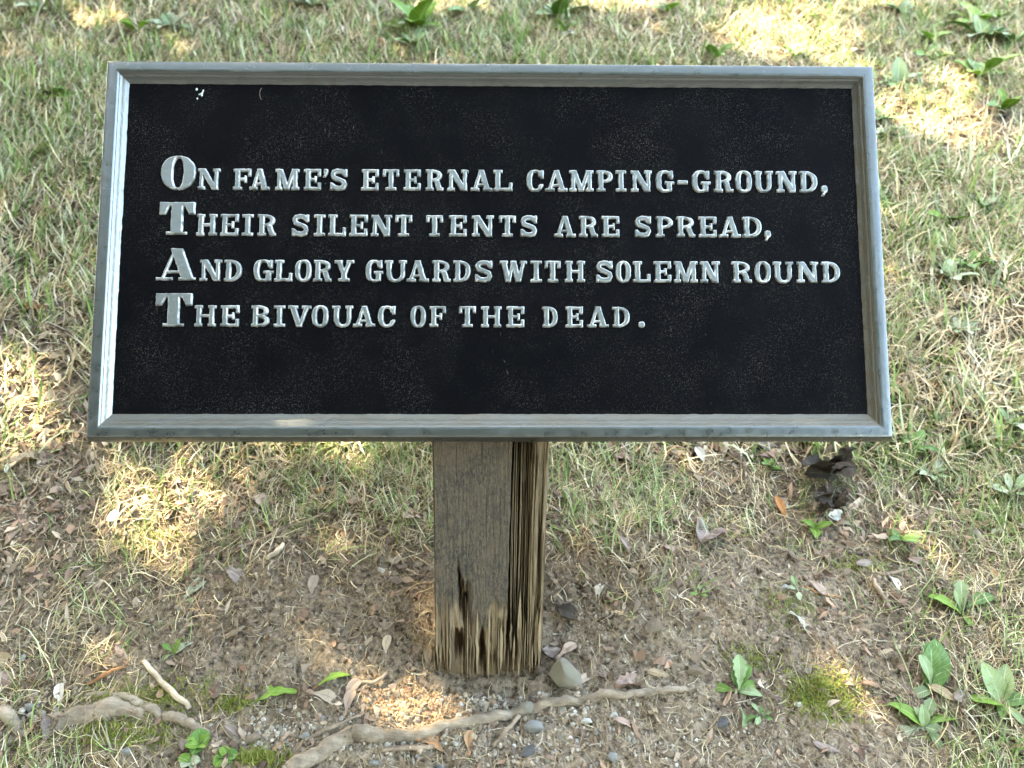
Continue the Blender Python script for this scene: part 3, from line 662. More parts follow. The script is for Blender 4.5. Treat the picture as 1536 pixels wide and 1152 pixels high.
# sides and back of the post as one shell joined behind the front face
zs = np.linspace(base_z, 1, 60)
def side_face(xf, flip, name, rot=0):
    nyy, nzz = 40, 120
    a = np.linspace(0, 1, nyy); b = np.linspace(0, 1, nzz); A, B = np.meshgrid(a, b, indexing='ij')
    yy = PY0+.002+A*PD; top = .372+(yy-PY0)*1.94; zz = base_z+B*(top-base_z)
    xx = PX0+xf*PW-.0185*(.36-zz)+(.0015*fbm(A*12, zz*9, 3, 44))*(1 if xf else -1)-(.004*(1-sst(0, .3, zz)) if xf else 0)-(.009*(1-A)**6 if xf else 0)*(1-sst(.3, .36, zz))*.5
    F = gridF(nyy, nzz); F = F[:, ::-1] if flip else F
    return np.stack([xx, yy, zz], -1).reshape(-1, 3), F, np.zeros((nyy*nzz, 3))
parts = [side_face(0, True, 'l'), side_face(1, False, 'r')]
zb = np.linspace(0, 1, 40); A, B = np.meshgrid(np.linspace(0, 1, 12), zb, indexing='ij'); topb = .372+PD*1.94; zz = base_z+B*(topb-base_z)
parts.append((np.stack([PX0+A*PW-.0185*(.36-zz), 0*A+PY0+.002+PD, zz], -1).reshape(-1, 3), gridF(12, 40)[:, ::-1], np.zeros((480, 3))))
V, F, C = merge(parts)
link('post_side', mk_mesh('post_side', V-o3, F, POST, True, attrs={'rawwood': np.full(len(V), .35), 'deep': np.zeros(len(V))}), post)
# long thin laminae standing in the cleft and splinters at the foot
def splinter(x, y, z0, z1, wd, th, tipdn=True, bend=0.):
    n = 9; V = []
    for i in range(n):
        t = i/(n-1); z = z0+(z1-z0)*t; ww = wd*min(1, t*3.5+.08, (1-t)*3+.04)
        xx = x+bend*math.sin(t*3)*.5+random.gauss(0, wd*.10)-.0185*(.36-z)
        for sx, sy in ((-.5, 0), (.5, 0), (.5, 1), (-.5, 1)): V.append((xx+sx*ww, y+sy*th, z+(random.uniform(-1, 1)*.002 if i == 0 else 0)))
    V = np.array(V)-o3; F = gridF(n, 4, True)[:, ::-1]; F = np.concatenate([F, [[0, 1, 2, 3], [n*4-1, n*4-2, n*4-3, n*4-4]]])
    return mk_mesh('splinter', V, F, SPL, False)
def hook(me): return link('splinter', me, post)
for k in range(16):                                       # cleft
    f = .695+k*.0095+random.uniform(-.002, .002); y = PY0+random.uniform(.002, .010)+.002*(k % 3)
    zt_ = random.uniform(.335, .372) if k % 4 else random.uniform(.25, .33); zb_ = random.uniform(.0, .09)
    hook(splinter(PX0+f*PW, y, zb_, zt_, random.uniform(.0004, .0009), random.uniform(.006, .014), True, random.uniform(-.003, .003)))
for k in range(14):                                       # tan strips on the right edge
    f = .845+random.random()*.145; y = PY0+random.uniform(-.0005, .006)
    hook(splinter(PX0+f*PW, y, random.uniform(.015, .12), random.uniform(.2, .37), random.uniform(.001, .005), .004, True, random.uniform(-.002, .002)))
for k in range(40):                                       # foot
    f = .03+.93*k/39+random.uniform(-.013, .013); y = PY0+random.uniform(-.0012, .0035)
    if .19 < f < .25 or .405 < f < .45: continue
    hook(splinter(PX0+f*PW, y, random.uniform(-.02, .012)+(.03*random.random() if k % 4 == 0 else 0), random.uniform(.035, .125), random.choice((.0008, .0012, .0018, .003, .0045))*random.uniform(.7, 1.2), random.uniform(.002, .005), True, random.uniform(-.002, .002)))

# ---------------------------------------------------------------- roots, sticks
def ground_path(pts, r, lift=0., sub=5, wob=0.):
    W_ = [G(*p) for p in pts]; out = []; rr = []
    r = list(r) if hasattr(r, '__len__') else [r]*len(W_)
    for i in range(len(W_)-1):
        for k in range(sub):
            t = k/sub; p0 = W_[max(i-1, 0)]; p1 = W_[i]; p2 = W_[i+1]; p3 = W_[min(i+2, len(W_)-1)]
            q = .5*((2*p1)+(p2-p0)*t+(2*p0-5*p1+4*p2-p3)*t*t+(3*p1-p0-3*p2+p3)*t**3); rad = r[i]+(r[i+1]-r[i])*t
            q = q+np.array([random.gauss(0, wob), random.gauss(0, wob), 0]); out.append(q); rr.append(rad)
    out.append(W_[-1]); rr.append(r[-1]); out = np.array(out); rr = np.array(rr)
    gzz = gz(out[:, 0], out[:, 1]); out[:, 2] = gzz+lift*rr; return out, rr
def stick(name, cat, pts, r, mat, label, lift=.8, noise=.25, sub=5, group=None, n=9, wob=.0006):
    P, rr = ground_path(pts, r, lift, sub, wob)
    # a stick is stiff: smooth its height
    if lift >= .6:
        zz = P[:, 2].copy()
        lin = np.polyval(np.polyfit(np.arange(len(zz)), zz, 1), np.arange(len(zz))); P[:, 2] = .7*lin+.3*zz+rr*.4
    o0 = P[0].copy(); o = link(name, tube_mesh(name, P-o0, rr, mat, n, noise, random.randint(0, 99))); o.location = o0
    return tag(o, label, cat, group)
px2m = lambda p, y=1.1: p*.00082
stick('tree_root', 'root', [(425, 1165), (470, 1138), (520, 1108), (548, 1104), (600, 1106), (660, 1092), (720, 1080), (790, 1068), (850, 1053), (930, 1045), (1010, 1035), (1040, 1032)],
      [.0095, .010, .0105, .0105, .0078, .0074, .0070, .0066, .0062, .0058, .0045, .0022], BARK[4], 'long exposed grey brown tree root crossing the soil in front of the post', .35, .10, 9, 'exposed roots', 14)
stick('tree_root', 'root', [(75, 1100), (105, 1078), (150, 1068), (185, 1062), (215, 1070)], [.005, .012, .014, .011, .005], BARK[4], 'thick mossy hump of root at lower left, before the moss patch', -.1, .12, 8, 'exposed roots', 14)
stick('tree_root', 'root', [(125, 1046), (170, 1044), (205, 1056), (240, 1070), (275, 1082), (300, 1096), (325, 1103)], [.003, .004, .006, .007, .0065, .005, .0035], BARK[4], 'thin curved root running through the moss at lower left', .1, .10, 8, 'exposed roots', 12)
stick('tree_root', 'root', [(0, 1062), (20, 1085), (35, 1105)], [.009, .008, .004], BARK[4], 'short pale root at the left edge beside the grass tuft', .0, .12, 8, 'exposed roots', 12)
ST = [
 ([(216, 993), (238, 1022), (268, 1052), (285, 1066)], (.0026, .0042, .0040, .003), 1, 'straight pale broken stick leaning onto the thin mossy root'),
 ([(335, 838), (390, 812), (440, 790), (486, 773)], (.0022, .0028, .0026, .002), 0, 'long thin grey twig lying in the grass left of the post'),
 ([(400, 842), (418, 828), (425, 818)], (.0030, .0038, .0025), 1, 'short stubby pale twig under the long grey one'),
 ([(336, 960), (352, 951), (367, 943)], (.0028, .0034, .0018), 0, 'short brown stick lying on the bare soil at left'),
 ([(296, 699), (318, 690), (336, 683)], (.0032, .0040, .0025), 0, 'stout grey stick close under the lower left rail of the sign'),
 ([(457, 1115), (490, 1098), (520, 1082), (548, 1074)], (.0022, .0026, .0022, .0012), 0, 'grey twig on the gravel just above the bend of the long root'),
 ([(523, 1024), (555, 1027), (572, 1018), (583, 1005)], (.0012, .0022, .0020, .0012), 0, 'curved twig left of the post foot above the winged seeds'),
 ([(390, 1152), (400, 1135), (418, 1120), (440, 1111)], (.0012, .0014, .0014, .001), 3, 'thin rusty curved twig beside the near moss patch'),
 ([(739, 1122), (758, 1101), (779, 1078)], (.0026, .0032, .0028), 0, 'short stick leaning on the root in front of the post'),
 ([(571, 1126), (610, 1127), (651, 1124)], (.0022, .0032, .0028), 0, 'grey twig lying along the near side of the long root'),
 ([(0, 584), (60, 574), (135, 552)], (.0018, .0022, .0018), 2, 'thin dark twig in the litter left of the sign'),
 ([(1272, 832), (1310, 833), (1340, 844), (1367, 853)], (.0016, .0022, .0022, .0016), 2, 'curved dark twig lying right of the bare soil'),
 ([(1308, 871), (1322, 898), (1337, 923)], (.0024, .0034, .0022), 0, 'short brown stick pointing down the slope right of the white curled leaf'),
 ([(1207, 881), (1230, 890), (1262, 900)], (.0016, .0020, .0014), 3, 'reddish twig beside the grey winged seed on the right'),
 ([(901, 758), (930, 750), (963, 744)], (.0018, .0024, .0018), 2, 'dark twig in the dry grass right of the post'),
 ([(1124, 699), (1150, 692), (1188, 682)], (.0018, .0026, .0022), 2, 'dark twig among white leaves close under the lower right rail'),
 ([(1409, 775), (1428, 781), (1448, 789)], (.0028, .0034, .0024), 2, 'stubby dark stick in the grass at right'),
 ([(1316, 862), (1345, 861), (1372, 850)], (.0016, .0024, .0012), 0, 'slightly bent grey twig below the curved dark one'),
 ([(1343, 214), (1370, 209), (1399, 205)], (.0045, .006, .005), 1, 'pale broken stick on the bare patch beside the upper right corner of the sign'),
 ([(1370, 183), (1430, 176), (1512, 177)], (.0022, .0026, .002), 2, 'long thin dark twig on the sunlit patch at upper right'),
 ([(212, 59), (250, 61), (292, 55)], (.003, .004, .003), 2, 'dark twig above the upper left corner of the sign'),
 ([(128, 10), (175, 18), (226, 28)], (.003, .004, .003), 2, 'dark twig at the top left edge of the lawn'),
 ([(131, 1028), (160, 1015), (185, 1003)], (.0016, .0030, .0014), 3, 'rusty brown twig above the mossy roots at left'),
 ([(1255, 975), (1290, 960), (1330, 965)], (.001, .0013, .001), 1, 'thin pale straw stalk bent over the grass at right'),
]
for pts, r, mi, lab in ST:
    stick('twig', 'twig', pts, r, BARK[mi], lab, .9, .3, 6, 'twigs and sticks on the ground')

# ---------------------------------------------------------------- stones
def stone_mesh(seed, sub=2):
    import bmesh
    r = random.Random(seed); bm = bmesh.new(); bmesh.ops.create_icosphere(bm, subdivisions=sub+1, radius=1)
    planes = []
    for k in range(16):
        n = Vector((r.gauss(0, 1), r.gauss(0, 1), r.gauss(0, 1))).normalized(); planes.append((n, r.uniform(.45, .85)))
    for v in bm.verts:
        for n, d in planes:
            q = v.co.dot(n)
            if q > d: v.co -= n*(q-d)*1.0
    for v in bm.verts: v.co *= 1+r.uniform(-.035, .035)
    me = bpy.data.meshes.new('stone'); bm.to_mesh(me); bm.free()
    return me
SM = [stone_mesh(s) for s in range(5)]
for q in SM[:2]: pass
STN = [
 (848, 1009, 30, 1.3, 0, 0, 'large pale angular stone leaning beside the right foot of the post', -50),
 (805, 1087, 17, .9, 1, 1, 'angular grey stone touching the near side of the long root', 10),
 (790, 1057, 13, .8, 0, 2, 'small pale stone between the post and the root', 30),
 (921, 1071, 7, .8, 4, 3, 'small white pebble just below the right end of the root', 0),
 (881, 1079, 8, .7, 4, 1, 'flat white pebble right of the angular grey stone', 0),
 (841, 1104, 6, .8, 0, 0, 'round pale pebble below the angular grey stone', 0),
 (918, 1133, 10, .8, 1, 2, 'grey stone at the bottom edge below the white pebble', 0),
 (793, 1124, 11, .7, 3, 4, 'low dark grey stone below the root in front of the post', 0),
 (843, 1064, 8, .7, 0, 4, 'small pale pebble lying on the far side of the root near its middle', 0),
 (822, 1138, 7, .8, 0, 0, 'small pale pebble at the bottom edge beneath the dark grey stone', 0),
 (1043, 1001, 14, .7, 2, 3, 'rounded brown stone at the right end of the root', 0),
 (383, 1103, 13, .8, 2, 1, 'tan stone on the gravel left of the root bend', 20),
 (457, 1101, 8, .8, 1, 0, 'small grey pebble close above the root bend', 0),
 (595, 1036, 9, .5, 2, 2, 'flat tan pebble at the far side of the gravel left of the post', 0),
 (1083, 1082, 10, .8, 3, 4, 'dark grey pebble under the leafy weed at right of the bare soil', 0),
 (1198, 1054, 7, .6, 4, 0, 'round whitish pebble at the left rim of the moss cushion', 0),
 (45, 1058, 9, .8, 1, 2, 'grey pebble in the litter beside the short pale root', 0),
 (190, 1125, 9, .8, 1, 3, 'small grey stone in the dark moss at lower left', 0),
 (607, 1068, 7, .6, 2, 4, 'tan pebble in the middle of the sunlit gravel', 0),
 (563, 1142, 8, .7, 1, 1, 'small grey pebble at the bottom edge below the root', 0),
 (660, 1150, 9, .7, 3, 2, 'dark pebble at the bottom edge left of centre', 0),
 (1178, 878, 8, .7, 4, 3, 'small whitish pebble in the grass edge right of the bare mound', 0),
 (1005, 1128, 8, .7, 2, 0, 'brown pebble on the smooth soil at the bottom', 0),
 (980, 935, 16, .7, 2, 4, 'brown stone like clod on the bare mound right of the post', 0),
 (1062, 920, 13, .6, 2, 1, 'low tan stone on the crest of the bare mound', 0)]
for px, py, rp, fl_, mi, vi, lab, an in STN:
    P = G(px, py+rp*.5); me = SM[vi].copy(); me.materials.append(STONE[mi]); rad = rp*.00085
    o = link('stone', me); o.location = (P[0], P[1], float(gz(P[0], P[1]))+rad*.38*fl_)
    o.rotation_euler = (R(20), R(random.uniform(-15, 15)), R(an)); o.scale = (rad*1.15, rad*.9, rad*.85*fl_)
    tag(o, lab, 'stone', 'loose stones')

# ---------------------------------------------------------------- leaves
def leaf_mesh(name, shape, curl, fold, wav, mat, seed, asp=.4, nu=20, nv=7, cup=0.):
    r = np.random.default_rng(seed); u = np.linspace(0, 1, nu); v = np.linspace(-1, 1, nv); U, Vv = np.meshgrid(u, v, indexing='ij')
    if shape == 'oval': wdt = np.sin(np.pi*np.clip(U, 0, 1)**.85)**.75
    elif shape == 'spoon': wdt = .16+.84*sst(.15, .65, U); wdt = wdt*np.sqrt(np.clip(1-((U-.55)/.46).clip(0, 1)**3, 0, 1))
    elif shape == 'lobed': wdt = (.22+.78*sst(.05, .75, U))*np.sqrt(np.clip(1-((U-.7)/.31).clip(0, 1)**2, 0, 1))*(.72+.38*np.abs(np.sin(U*17)))
    elif shape == 'wing': wdt = (.22+.78*sst(.1, .62, U))*np.sqrt(np.clip(1-((U-.74)/.27).clip(0, 1)**2.5, 0, 1))
    elif shape == 'round': wdt = np.sqrt(np.clip(1-((U-.5)/.5)**2, 0, 1))
    elif shape == 'ragged': wdt = np.sin(np.pi*U)**.6*(.65+.5*vn(U*13, Vv*0+np.sign(Vv)*3, seed))
    y = Vv*wdt*asp*.5; ang = curl*U; ds = 1/(nu-1)
    x = np.concatenate([np.zeros((1, nv)), np.cumsum(np.cos(ang[:-1])*ds, 0)], 0); z = np.concatenate([np.zeros((1, nv)), np.cumsum(-np.sin(ang[:-1])*ds, 0)], 0)
    z = z+fold*np.abs(y)+cup*y*y/asp+wav*fbm(U*5+seed, Vv*2, 3, seed)*(.3+np.abs(Vv))
    if shape == 'wing': y = y+.08*np.sin(U*np.pi)
    V = np.stack([x-.0, y, z], -1).reshape(-1, 3)
    th = .006; V2 = V-np.array([0, 0, th]); F = gridF(nu, nv)
    n = len(V); VV = np.concatenate([V, V2]); FF = np.concatenate([F, F[:, ::-1]+n])
    return mk_mesh(name, VV, FF, mat, True, attrs={'lu': np.tile(U.ravel(), 2), 'lv': np.tile(Vv.ravel(), 2)})
def frame_at(px, py, ang, lenpx, lift=.0015, maxr=1.7):
    a = R(ang); P = G(px, py); dx, dy = math.cos(a)*lenpx/2, math.sin(a)*lenpx/2
    A, B = G(px-dx, py+dy), G(px+dx, py-dy); L = np.linalg.norm(B-A); dep = (P-CAM)@FWD
    L = min(L, maxr*lenpx*dep/FPX); d = Vector(B-A).normalized(); n = gnormal(P[0], P[1]); s = n.cross(d).normalized(); n2 = d.cross(s)
    M = Matrix((d, s, n2)).transposed().to_4x4(); M.translation = Vector((P[0], P[1], float(gz(P[0], P[1]))))+n*lift; return M, L
DL = [  # px, py, direction, length px, shape, material, curl, fold, wave, aspect, label
 (486, 735, 40, 26, 'ragged', 3, .8, .3, .06, .5, 'rusty orange curled leaf in the grass left of the post'),
 (627, 730, 5, 30, 'ragged', 3, .6, .3, .05, .4, 'rusty brown leaf just left of the post top'),
 (618, 775, 20, 34, 'ragged', 6, .6, .3, .06, .6, 'pinkish brown crumpled leaf beside the left side of the post'),
 (172, 771, 60, 34, 'oval', 5, .5, .5, .04, .45, 'white folded leaf left of the sunlit straw patch'),
 (91, 762, 30, 40, 'ragged', 0, 1.2, .5, .10, .6, 'dark brown folded leaf left of the green grass tuft'),
 (33, 782, -40, 50, 'ragged', 0, .9, .3, .12, .5, 'brown torn leaf near the left edge'),
 (45, 690, 20, 60, 'ragged', 2, .5, .2, .06, .4, 'long tan leaf on the litter below the lower left corner of the sign'),
 (80, 672, 0, 50, 'ragged', 2, .5, .2, .06, .35, 'tan leaf strip on the sunlit litter left of the sign corner'),
 (22, 700, 50, 34, 'oval', 5, .4, .3, .05, .4, 'pale leaf at the left edge under the sunlit litter'),
 (270, 841, -35, 36, 'ragged', 6, .5, .3, .05, .5, 'pink leaf on the soil below the sunlit straw'),
 (357, 865, -20, 34, 'ragged', 1, .6, .3, .07, .6, 'grey crumpled leaf above the bare soil at left'),
 (187, 983, -45, 34, 'oval', 6, .5, .3, .04, .45, 'pinkish leaf at the head of the pale broken stick'),
 (8, 992, 0, 26, 'oval', 2, .5, .3, .04, .6, 'tan leaf cut by the left edge above the grass tuft'),
 (12, 1022, -30, 40, 'ragged', 6, .6, .3, .06, .5, 'reddish leaf at the left edge under the tan one'),
 (80, 1085, 75, 66, 'ragged', 1, .6, .8, .08, .35, 'dark grey curled leaf strip standing across the mossy root hump'),
 (353, 1103, -35, 40, 'oval', 1, .5, .6, .05, .45, 'grey brown ribbed leaf left of the tan stone'),
 (285, 1115, 60, 36, 'ragged', 1, .9, .5, .08, .7, 'purplish grey curled leaf above the clover'),
 (330, 1125, 20, 26, 'ragged', 2, .6, .3, .06, .6, 'tan leaf scrap right of the clover'),
 (951, 1024, 15, 58, 'ragged', 6, .9, .7, .16, .42, 'pinkish crumpled leaf lying above the right end of the root'),
 (990, 1012, -5, 44, 'oval', 2, .4, .3, .03, .25, 'narrow tan leaf strip above the right end of the root'),
 (937, 1087, -15, 38, 'oval', 6, .4, .4, .04, .3, 'slim pink leaf on the soil below the white pebble'),
 (984, 1065, 35, 30, 'ragged', 2, .8, .3, .08, .5, 'tan torn leaf right of the white pebble'),
 (857, 922, -15, 44, 'oval', 4, .7, .4, .05, .5, 'blackish leaf beside the right side of the post'),
 (838, 975, 10, 48, 'oval', 1, .6, .5, .06, .5, 'grey brown curled leaf behind the large pale stone'),
 (1062, 799, 60, 52, 'ragged', 1, .6, .5, .12, .7, 'greyish purple crumpled leaf in the straw right of the post'),
 (1112, 799, -5, 42, 'ragged', 1, .7, .5, .10, .5, 'dark curled leaf right of the greyish purple one'),
 (1170, 763, -60, 34, 'oval', 3, .3, .3, .02, .3, 'narrow orange brown leaf left of the black crumpled leaf'),
 (1007, 822, 25, 24, 'ragged', 6, .5, .3, .05, .6, 'small pinkish leaf in the dry tufts right of the post'),
 (940, 819, -45, 32, 'oval', 1, .5, .4, .03, .3, 'slim purplish leaf left of the small pinkish one'),
 (1211, 936, -25, 62, 'spoon', 5, .7, .5, .03, .32, 'pale cream curled leaf at the right rim of the bare soil'),
 (1290, 792, -40, 30, 'oval', 1, .5, .3, .04, .4, 'grey leaf right of the black crumpled leaves'),
 (1303, 847, 10, 44, 'oval', 1, .3, .3, .03, .28, 'flat grey leaf just below the curved dark twig'),
 (1375, 843, -10, 30, 'ragged', 6, .4, .3, .04, .4, 'small pink leaf right of the curved dark twig'),
 (1469, 808, -55, 26, 'oval', 1, .4, .3, .03, .45, 'purplish leaf near the right edge'),
 (1500, 800, 20, 30, 'oval', 5, .4, .3, .03, .4, 'pale leaf at the right edge beside the purplish one'),
 (1239, 1123, -15, 46, 'oval', 1, .2, .3, .03, .28, 'slender grey leaf on the soil at the bottom right'),
 (1415, 1043, -25, 52, 'oval', 2, .3, .3, .03, .35, 'tan leaf lying below the large curled green leaf'),
 (1447, 1044, 30, 38, 'oval', 1, .5, .4, .04, .45, 'purplish leaf crossing the tan one at lower right'),
 (1358, 998, 20, 38, 'ragged', 0, .6, .4, .08, .6, 'brown papery leaf left of the large curled green leaf'),
 (1310, 1028, 0, 40, 'ragged', 0, .5, .3, .05, .3, 'dark reddish leaf shred right of the moss cushion'),
 (1050, 685, -50, 24, 'oval', 5, .4, .4, .03, .5, 'white leaf under the rail right of the post'),
 (1077, 681, 30, 24, 'oval', 5, .4, .4, .03, .5, 'white leaf pointing up to the right under the rail'),
 (940, 690, -8, 42, 'ragged', 6, .4, .3, .04, .4, 'pinkish tan leaf in the grass close under the rail'),
 (980, 686, 25, 34, 'oval', 2, .4, .3, .03, .35, 'tan leaf touching the pinkish one under the rail'),
 (1145, 668, -35, 44, 'oval', 1, .4, .4, .05, .45, 'purplish leaf under the lower right part of the rail'),
 (1185, 670, 20, 34, 'oval', 2, .4, .4, .05, .4, 'tan leaf above the dark twig under the rail'),
 (1258, 778, 0, 36, 'ragged', 5, .6, .4, .08, .6, 'white torn leaf at the foot of the black crumpled leaves'),
 (340, 755, -65, 20, 'oval', 5, .4, .3, .03, .5, 'small white leaf right of the sunlit straw patch'),
 (391, 754, -40, 20, 'ragged', 6, .4, .3, .05, .8, 'small pinkish leaf right of the small white one'),
 (575, 858, -20, 18, 'ragged', 5, .4, .3, .03, .5, 'tiny white leaf on the soil left of the post'),
 (60, 465, 0, 50, 'ragged', 3, .5, .4, .06, .3, 'rusty leaf in the litter left of the sign'),
 (62, 503, 85, 30, 'oval', 2, .4, .5, .03, .35, 'pale tan curled leaf standing below the rusty leaf'),
 (90, 535, 30, 34, 'oval', 2, .4, .3, .04, .5, 'tan leaf left of the middle of the sign'),
 (573, 70, -60, 26, 'oval', 3, .4, .3, .03, .35, 'reddish leaf in the green weeds above the sign'),
 (862, 52, 15, 40, 'oval', 5, .4, .3, .03, .4, 'white leaf in the lawn above the middle of the sign'),
 (1130, 63, 10, 34, 'oval', 2, .4, .3, .03, .4, 'pale tan leaf in the sunlit lawn above the sign'),
 (1290, 78, 20, 34, 'oval', 5, .4, .3, .03, .4, 'whitish leaf above the upper right corner of the sign'),
]
for i, (px, py, an, ln, shp, mi, cu, fo, wv, asp, lab) in enumerate(DL):
    M, L = frame_at(px, py, an, ln, .0035)
    me = leaf_mesh('dead_leaf', shp, cu*1.5, fo*(-1.3 if i % 2 else 1.3), wv*2.0, LEAFD[mi], 100+i, asp)
    M = M @ Matrix.Rotation(R(random.uniform(-18, 18)), 4, 'X') @ Matrix.Diagonal((L, L, L, 1)) @ Matrix.Translation((-.5, 0, .04))
    M.translation.z += .002*(L/.04)
    o = link('dead_leaf', me); o.matrix_basis = M; tag(o, lab, 'leaf', 'fallen leaves')
# two black crumpled leaves
for (px, py, ln, an, lab, k) in ((1246, 722, 64, 75, 'large black crumpled dead leaf standing up under the lower right part of the sign', 5), (1248, 768, 48, 20, 'smaller black curled dead leaf just below the large black one', 8)):
    M, L = frame_at(px, py, an, ln, .004); L *= .9
    root = empty('crumpled_leaf', M.translation); tag(root, lab, 'leaf', 'fallen leaves')
    for j in range(k):
        me = leaf_mesh('lobe', 'ragged', random.uniform(.6, 2.2), random.uniform(-.9, .9), .16, LEAFD[4], 300+j+px, .75)
        q = link('lobe', me, root); s = L*random.uniform(.5, .8)
        q.rotation_euler = (random.uniform(-1, 1), random.uniform(-1.3, .1), random.uniform(0, 6.28)); q.scale = (s, s, s); q.location = (random.gauss(0, L*.10), random.gauss(0, L*.08), L*random.uniform(.02, .3))
# winged maple seeds
SEEDM = [leaf_mat('seed_wing_tan', (.36, .28, .20), (.47, .39, .30), (.27, .20, .14), .2, .6), leaf_mat('seed_wing_brown', (.27, .19, .14), (.36, .27, .21), (.20, .14, .10), .15, .6),
         leaf_mat('seed_wing_orange', (.36, .19, .09), (.46, .28, .15), (.27, .14, .07), .2, .6), leaf_mat('seed_wing_pale', (.52, .48, .41), (.62, .58, .51), (.42, .38, .31), .2, .6)]
SMD = [
 (581, 971, 80, 34, 0, 'winged maple seed standing upright on the bare soil left of the post'),
 (644, 991, 95, 32, 0, 'winged maple seed upright against the left foot of the post'),
 (877, 1023, 50, 36, 0, 'pale brown winged seed lying right of the large pale stone'),
 (850, 978, 40, 40, 1, 'brown winged seed tucked behind the large pale stone'),
 (526, 1040, 55, 44, 1, 'brown winged seed, uppermost right of a cluster left of the gravel'),
 (524, 1058, 70, 40, 1, 'brown winged seed, lowest of a cluster left of the gravel'),
 (484, 1046, -15, 48, 0, 'tan winged seed lying flat, left of the cluster by the gravel'),
 (563, 1066, -55, 38, 0, 'tan winged seed on the left rim of the sunlit gravel'),
 (704, 1117, 88, 38, 2, 'orange tan winged seed below the middle of the long root'),
 (646, 1117, -12, 50, 2, 'yellowish brown winged seed lying along the near side of the long root'),
 (470, 884, 82, 34, 0, 'cream winged seed upright on the bare soil at left'),
 (901, 888, 75, 28, 3, 'white winged seed on the soil right of the post'),
 (1220, 880, -35, 44, 1, 'greyish winged seed right of the bare mound'),
 (1340, 873, -40, 34, 3, 'pale winged seed under the curved dark twig'),
 (1486, 857, -60, 26, 2, 'pinkish winged seed near the right edge'),
 (94, 1046, 88, 36, 3, 'whitish winged seed standing on the mossy root hump'),
 (383, 768, -70, 18, 3, 'small pale winged seed in the grass right of the sunlit straw'),
]
def ell_mesh():
    import bmesh
    bm = bmesh.new(); bmesh.ops.create_icosphere(bm, subdivisions=2, radius=1); me = bpy.data.meshes.new('seed'); bm.to_mesh(me); bm.free()
    me.polygons.foreach_set('use_smooth', [True]*len(me.polygons)); return me
for i, (px, py, an, ln, mi, lab) in enumerate(SMD):
    M, L = frame_at(px, py, an, ln, .003, 1.3)
    root = empty('winged_seed', M.translation); tag(root, lab, 'seed', 'winged maple seeds')
    wm = leaf_mesh('wing', 'wing', random.uniform(-.3, .6), random.uniform(.1, .5), .05, SEEDM[mi], 500+i, .42)
    if i < 2 or i in (10, 15): M = M @ Matrix.Rotation(R(-22), 4, 'Y')
    q = link('wing', wm, root); B = M.copy(); B.translation = (0, 0, 0)
    q.matrix_basis = B @ Matrix.Diagonal((L*.86, L*.86, L*.86, 1)) @ Matrix.Translation((-.42, 0, .03))
    sm = ell_mesh(); sm.materials.append(SEEDM[1 if mi != 2 else 2]); q = link('seed', sm, root)
    q.matrix_basis = B @ Matrix.Translation((-L*.40, L*.02, L*.06)) @ Matrix.Diagonal((L*.12, L*.075, L*.055, 1))

# ---------------------------------------------------------------- weeds
WL = {(sh, mi, k): None for sh in ('spoon', 'oval', 'lobed', 'round') for mi in range(4) for k in range(2)}
def wleaf(sh, mi, k):
    if WL[(sh, mi, k)] is None:
        asp = {'spoon': .36, 'oval': .5, 'lobed': .42, 'round': .95}[sh]
        WL[(sh, mi, k)] = leaf_mesh('leaf', sh, (.55, .9)[k], (.35, .2)[k], .035, LEAFG[mi], 40+k+mi*3, asp)
    return WL[(sh, mi, k)]
def weed(px, py, leaves, label, cat='weed', group='leafy weeds in the lawn', name='broadleaf_weed', stem=None):
    P = G(px, py); root = empty(name, P); tag(root, label, cat, group); dep = (P-CAM)@FWD
    root.rotation_euler = (R(10), 0, 0)
    for (an, ln, tilt, sh, mi) in leaves:
        L = ln*dep/FPX*random.uniform(.8, 1.05); q = link('leaf', wleaf(sh, mi, random.randint(0, 1)), root)
        q.matrix_basis = Matrix.Translation((0, 0, .002)) @ Matrix.Rotation(R(an), 4, 'Z') @ Matrix.Rotation(R(-tilt), 4, 'Y') @ Matrix.Rotation(R(random.uniform(-20, 20)), 4, 'X') @ Matrix.Diagonal((L, L, L, 1))
    return root
def rosette(n, l0, l1, t0, t1, shapes, mats, a0=0.):
    return [(a0+360*k/n+random.uniform(-18, 18), random.uniform(l0, l1), random.uniform(t0, t1), random.choice(shapes), random.choice(mats)) for k in range(n)]
weed(1108, 1040, [(80, 60, 55, 'lobed', 1), (60, 48, 40, 'spoon', 0), (20, 44, 20, 'oval', 2), (170, 44, 15, 'spoon', 2), (-15, 36, 30, 'oval', 1), (110, 36, 60, 'spoon', 0)], 'grey green weed with upright scalloped leaves right of the root end')
weed(1110, 1062, [(-78, 60, -2, 'spoon', 1)], 'single drooping spoon shaped grey green leaf lying on the soil below the scalloped weed')
weed(1140, 1076, rosette(6, 16, 28, 25, 60, ['spoon'], [1, 0]), 'tiny grey green seedling right of the drooping leaf')
weed(1385, 1092, [(135, 66, 35, 'oval', 2), (60, 48, 45, 'lobed', 1), (25, 70, 22, 'spoon', 2), (85, 40, 60, 'oval', 1), (-20, 46, 5, 'oval', 1), (-60, 44, 0, 'spoon', 1), (195, 50, 8, 'lobed', 3), (100, 36, 50, 'lobed', 1)], 'broad leaved green rosette on the bare soil at lower right beside a small sunlit patch')
weed(1440, 920, [(80, 50, 60, 'lobed', 1), (100, 42, 60, 'spoon', 1), (145, 62, 35, 'oval', 2), (25, 66, 25, 'spoon', 0), (-80, 32, 10, 'spoon', 2), (60, 36, 50, 'spoon', 1)], 'weed with grey green upright leaves and yellow green side leaves in the right hand grass')
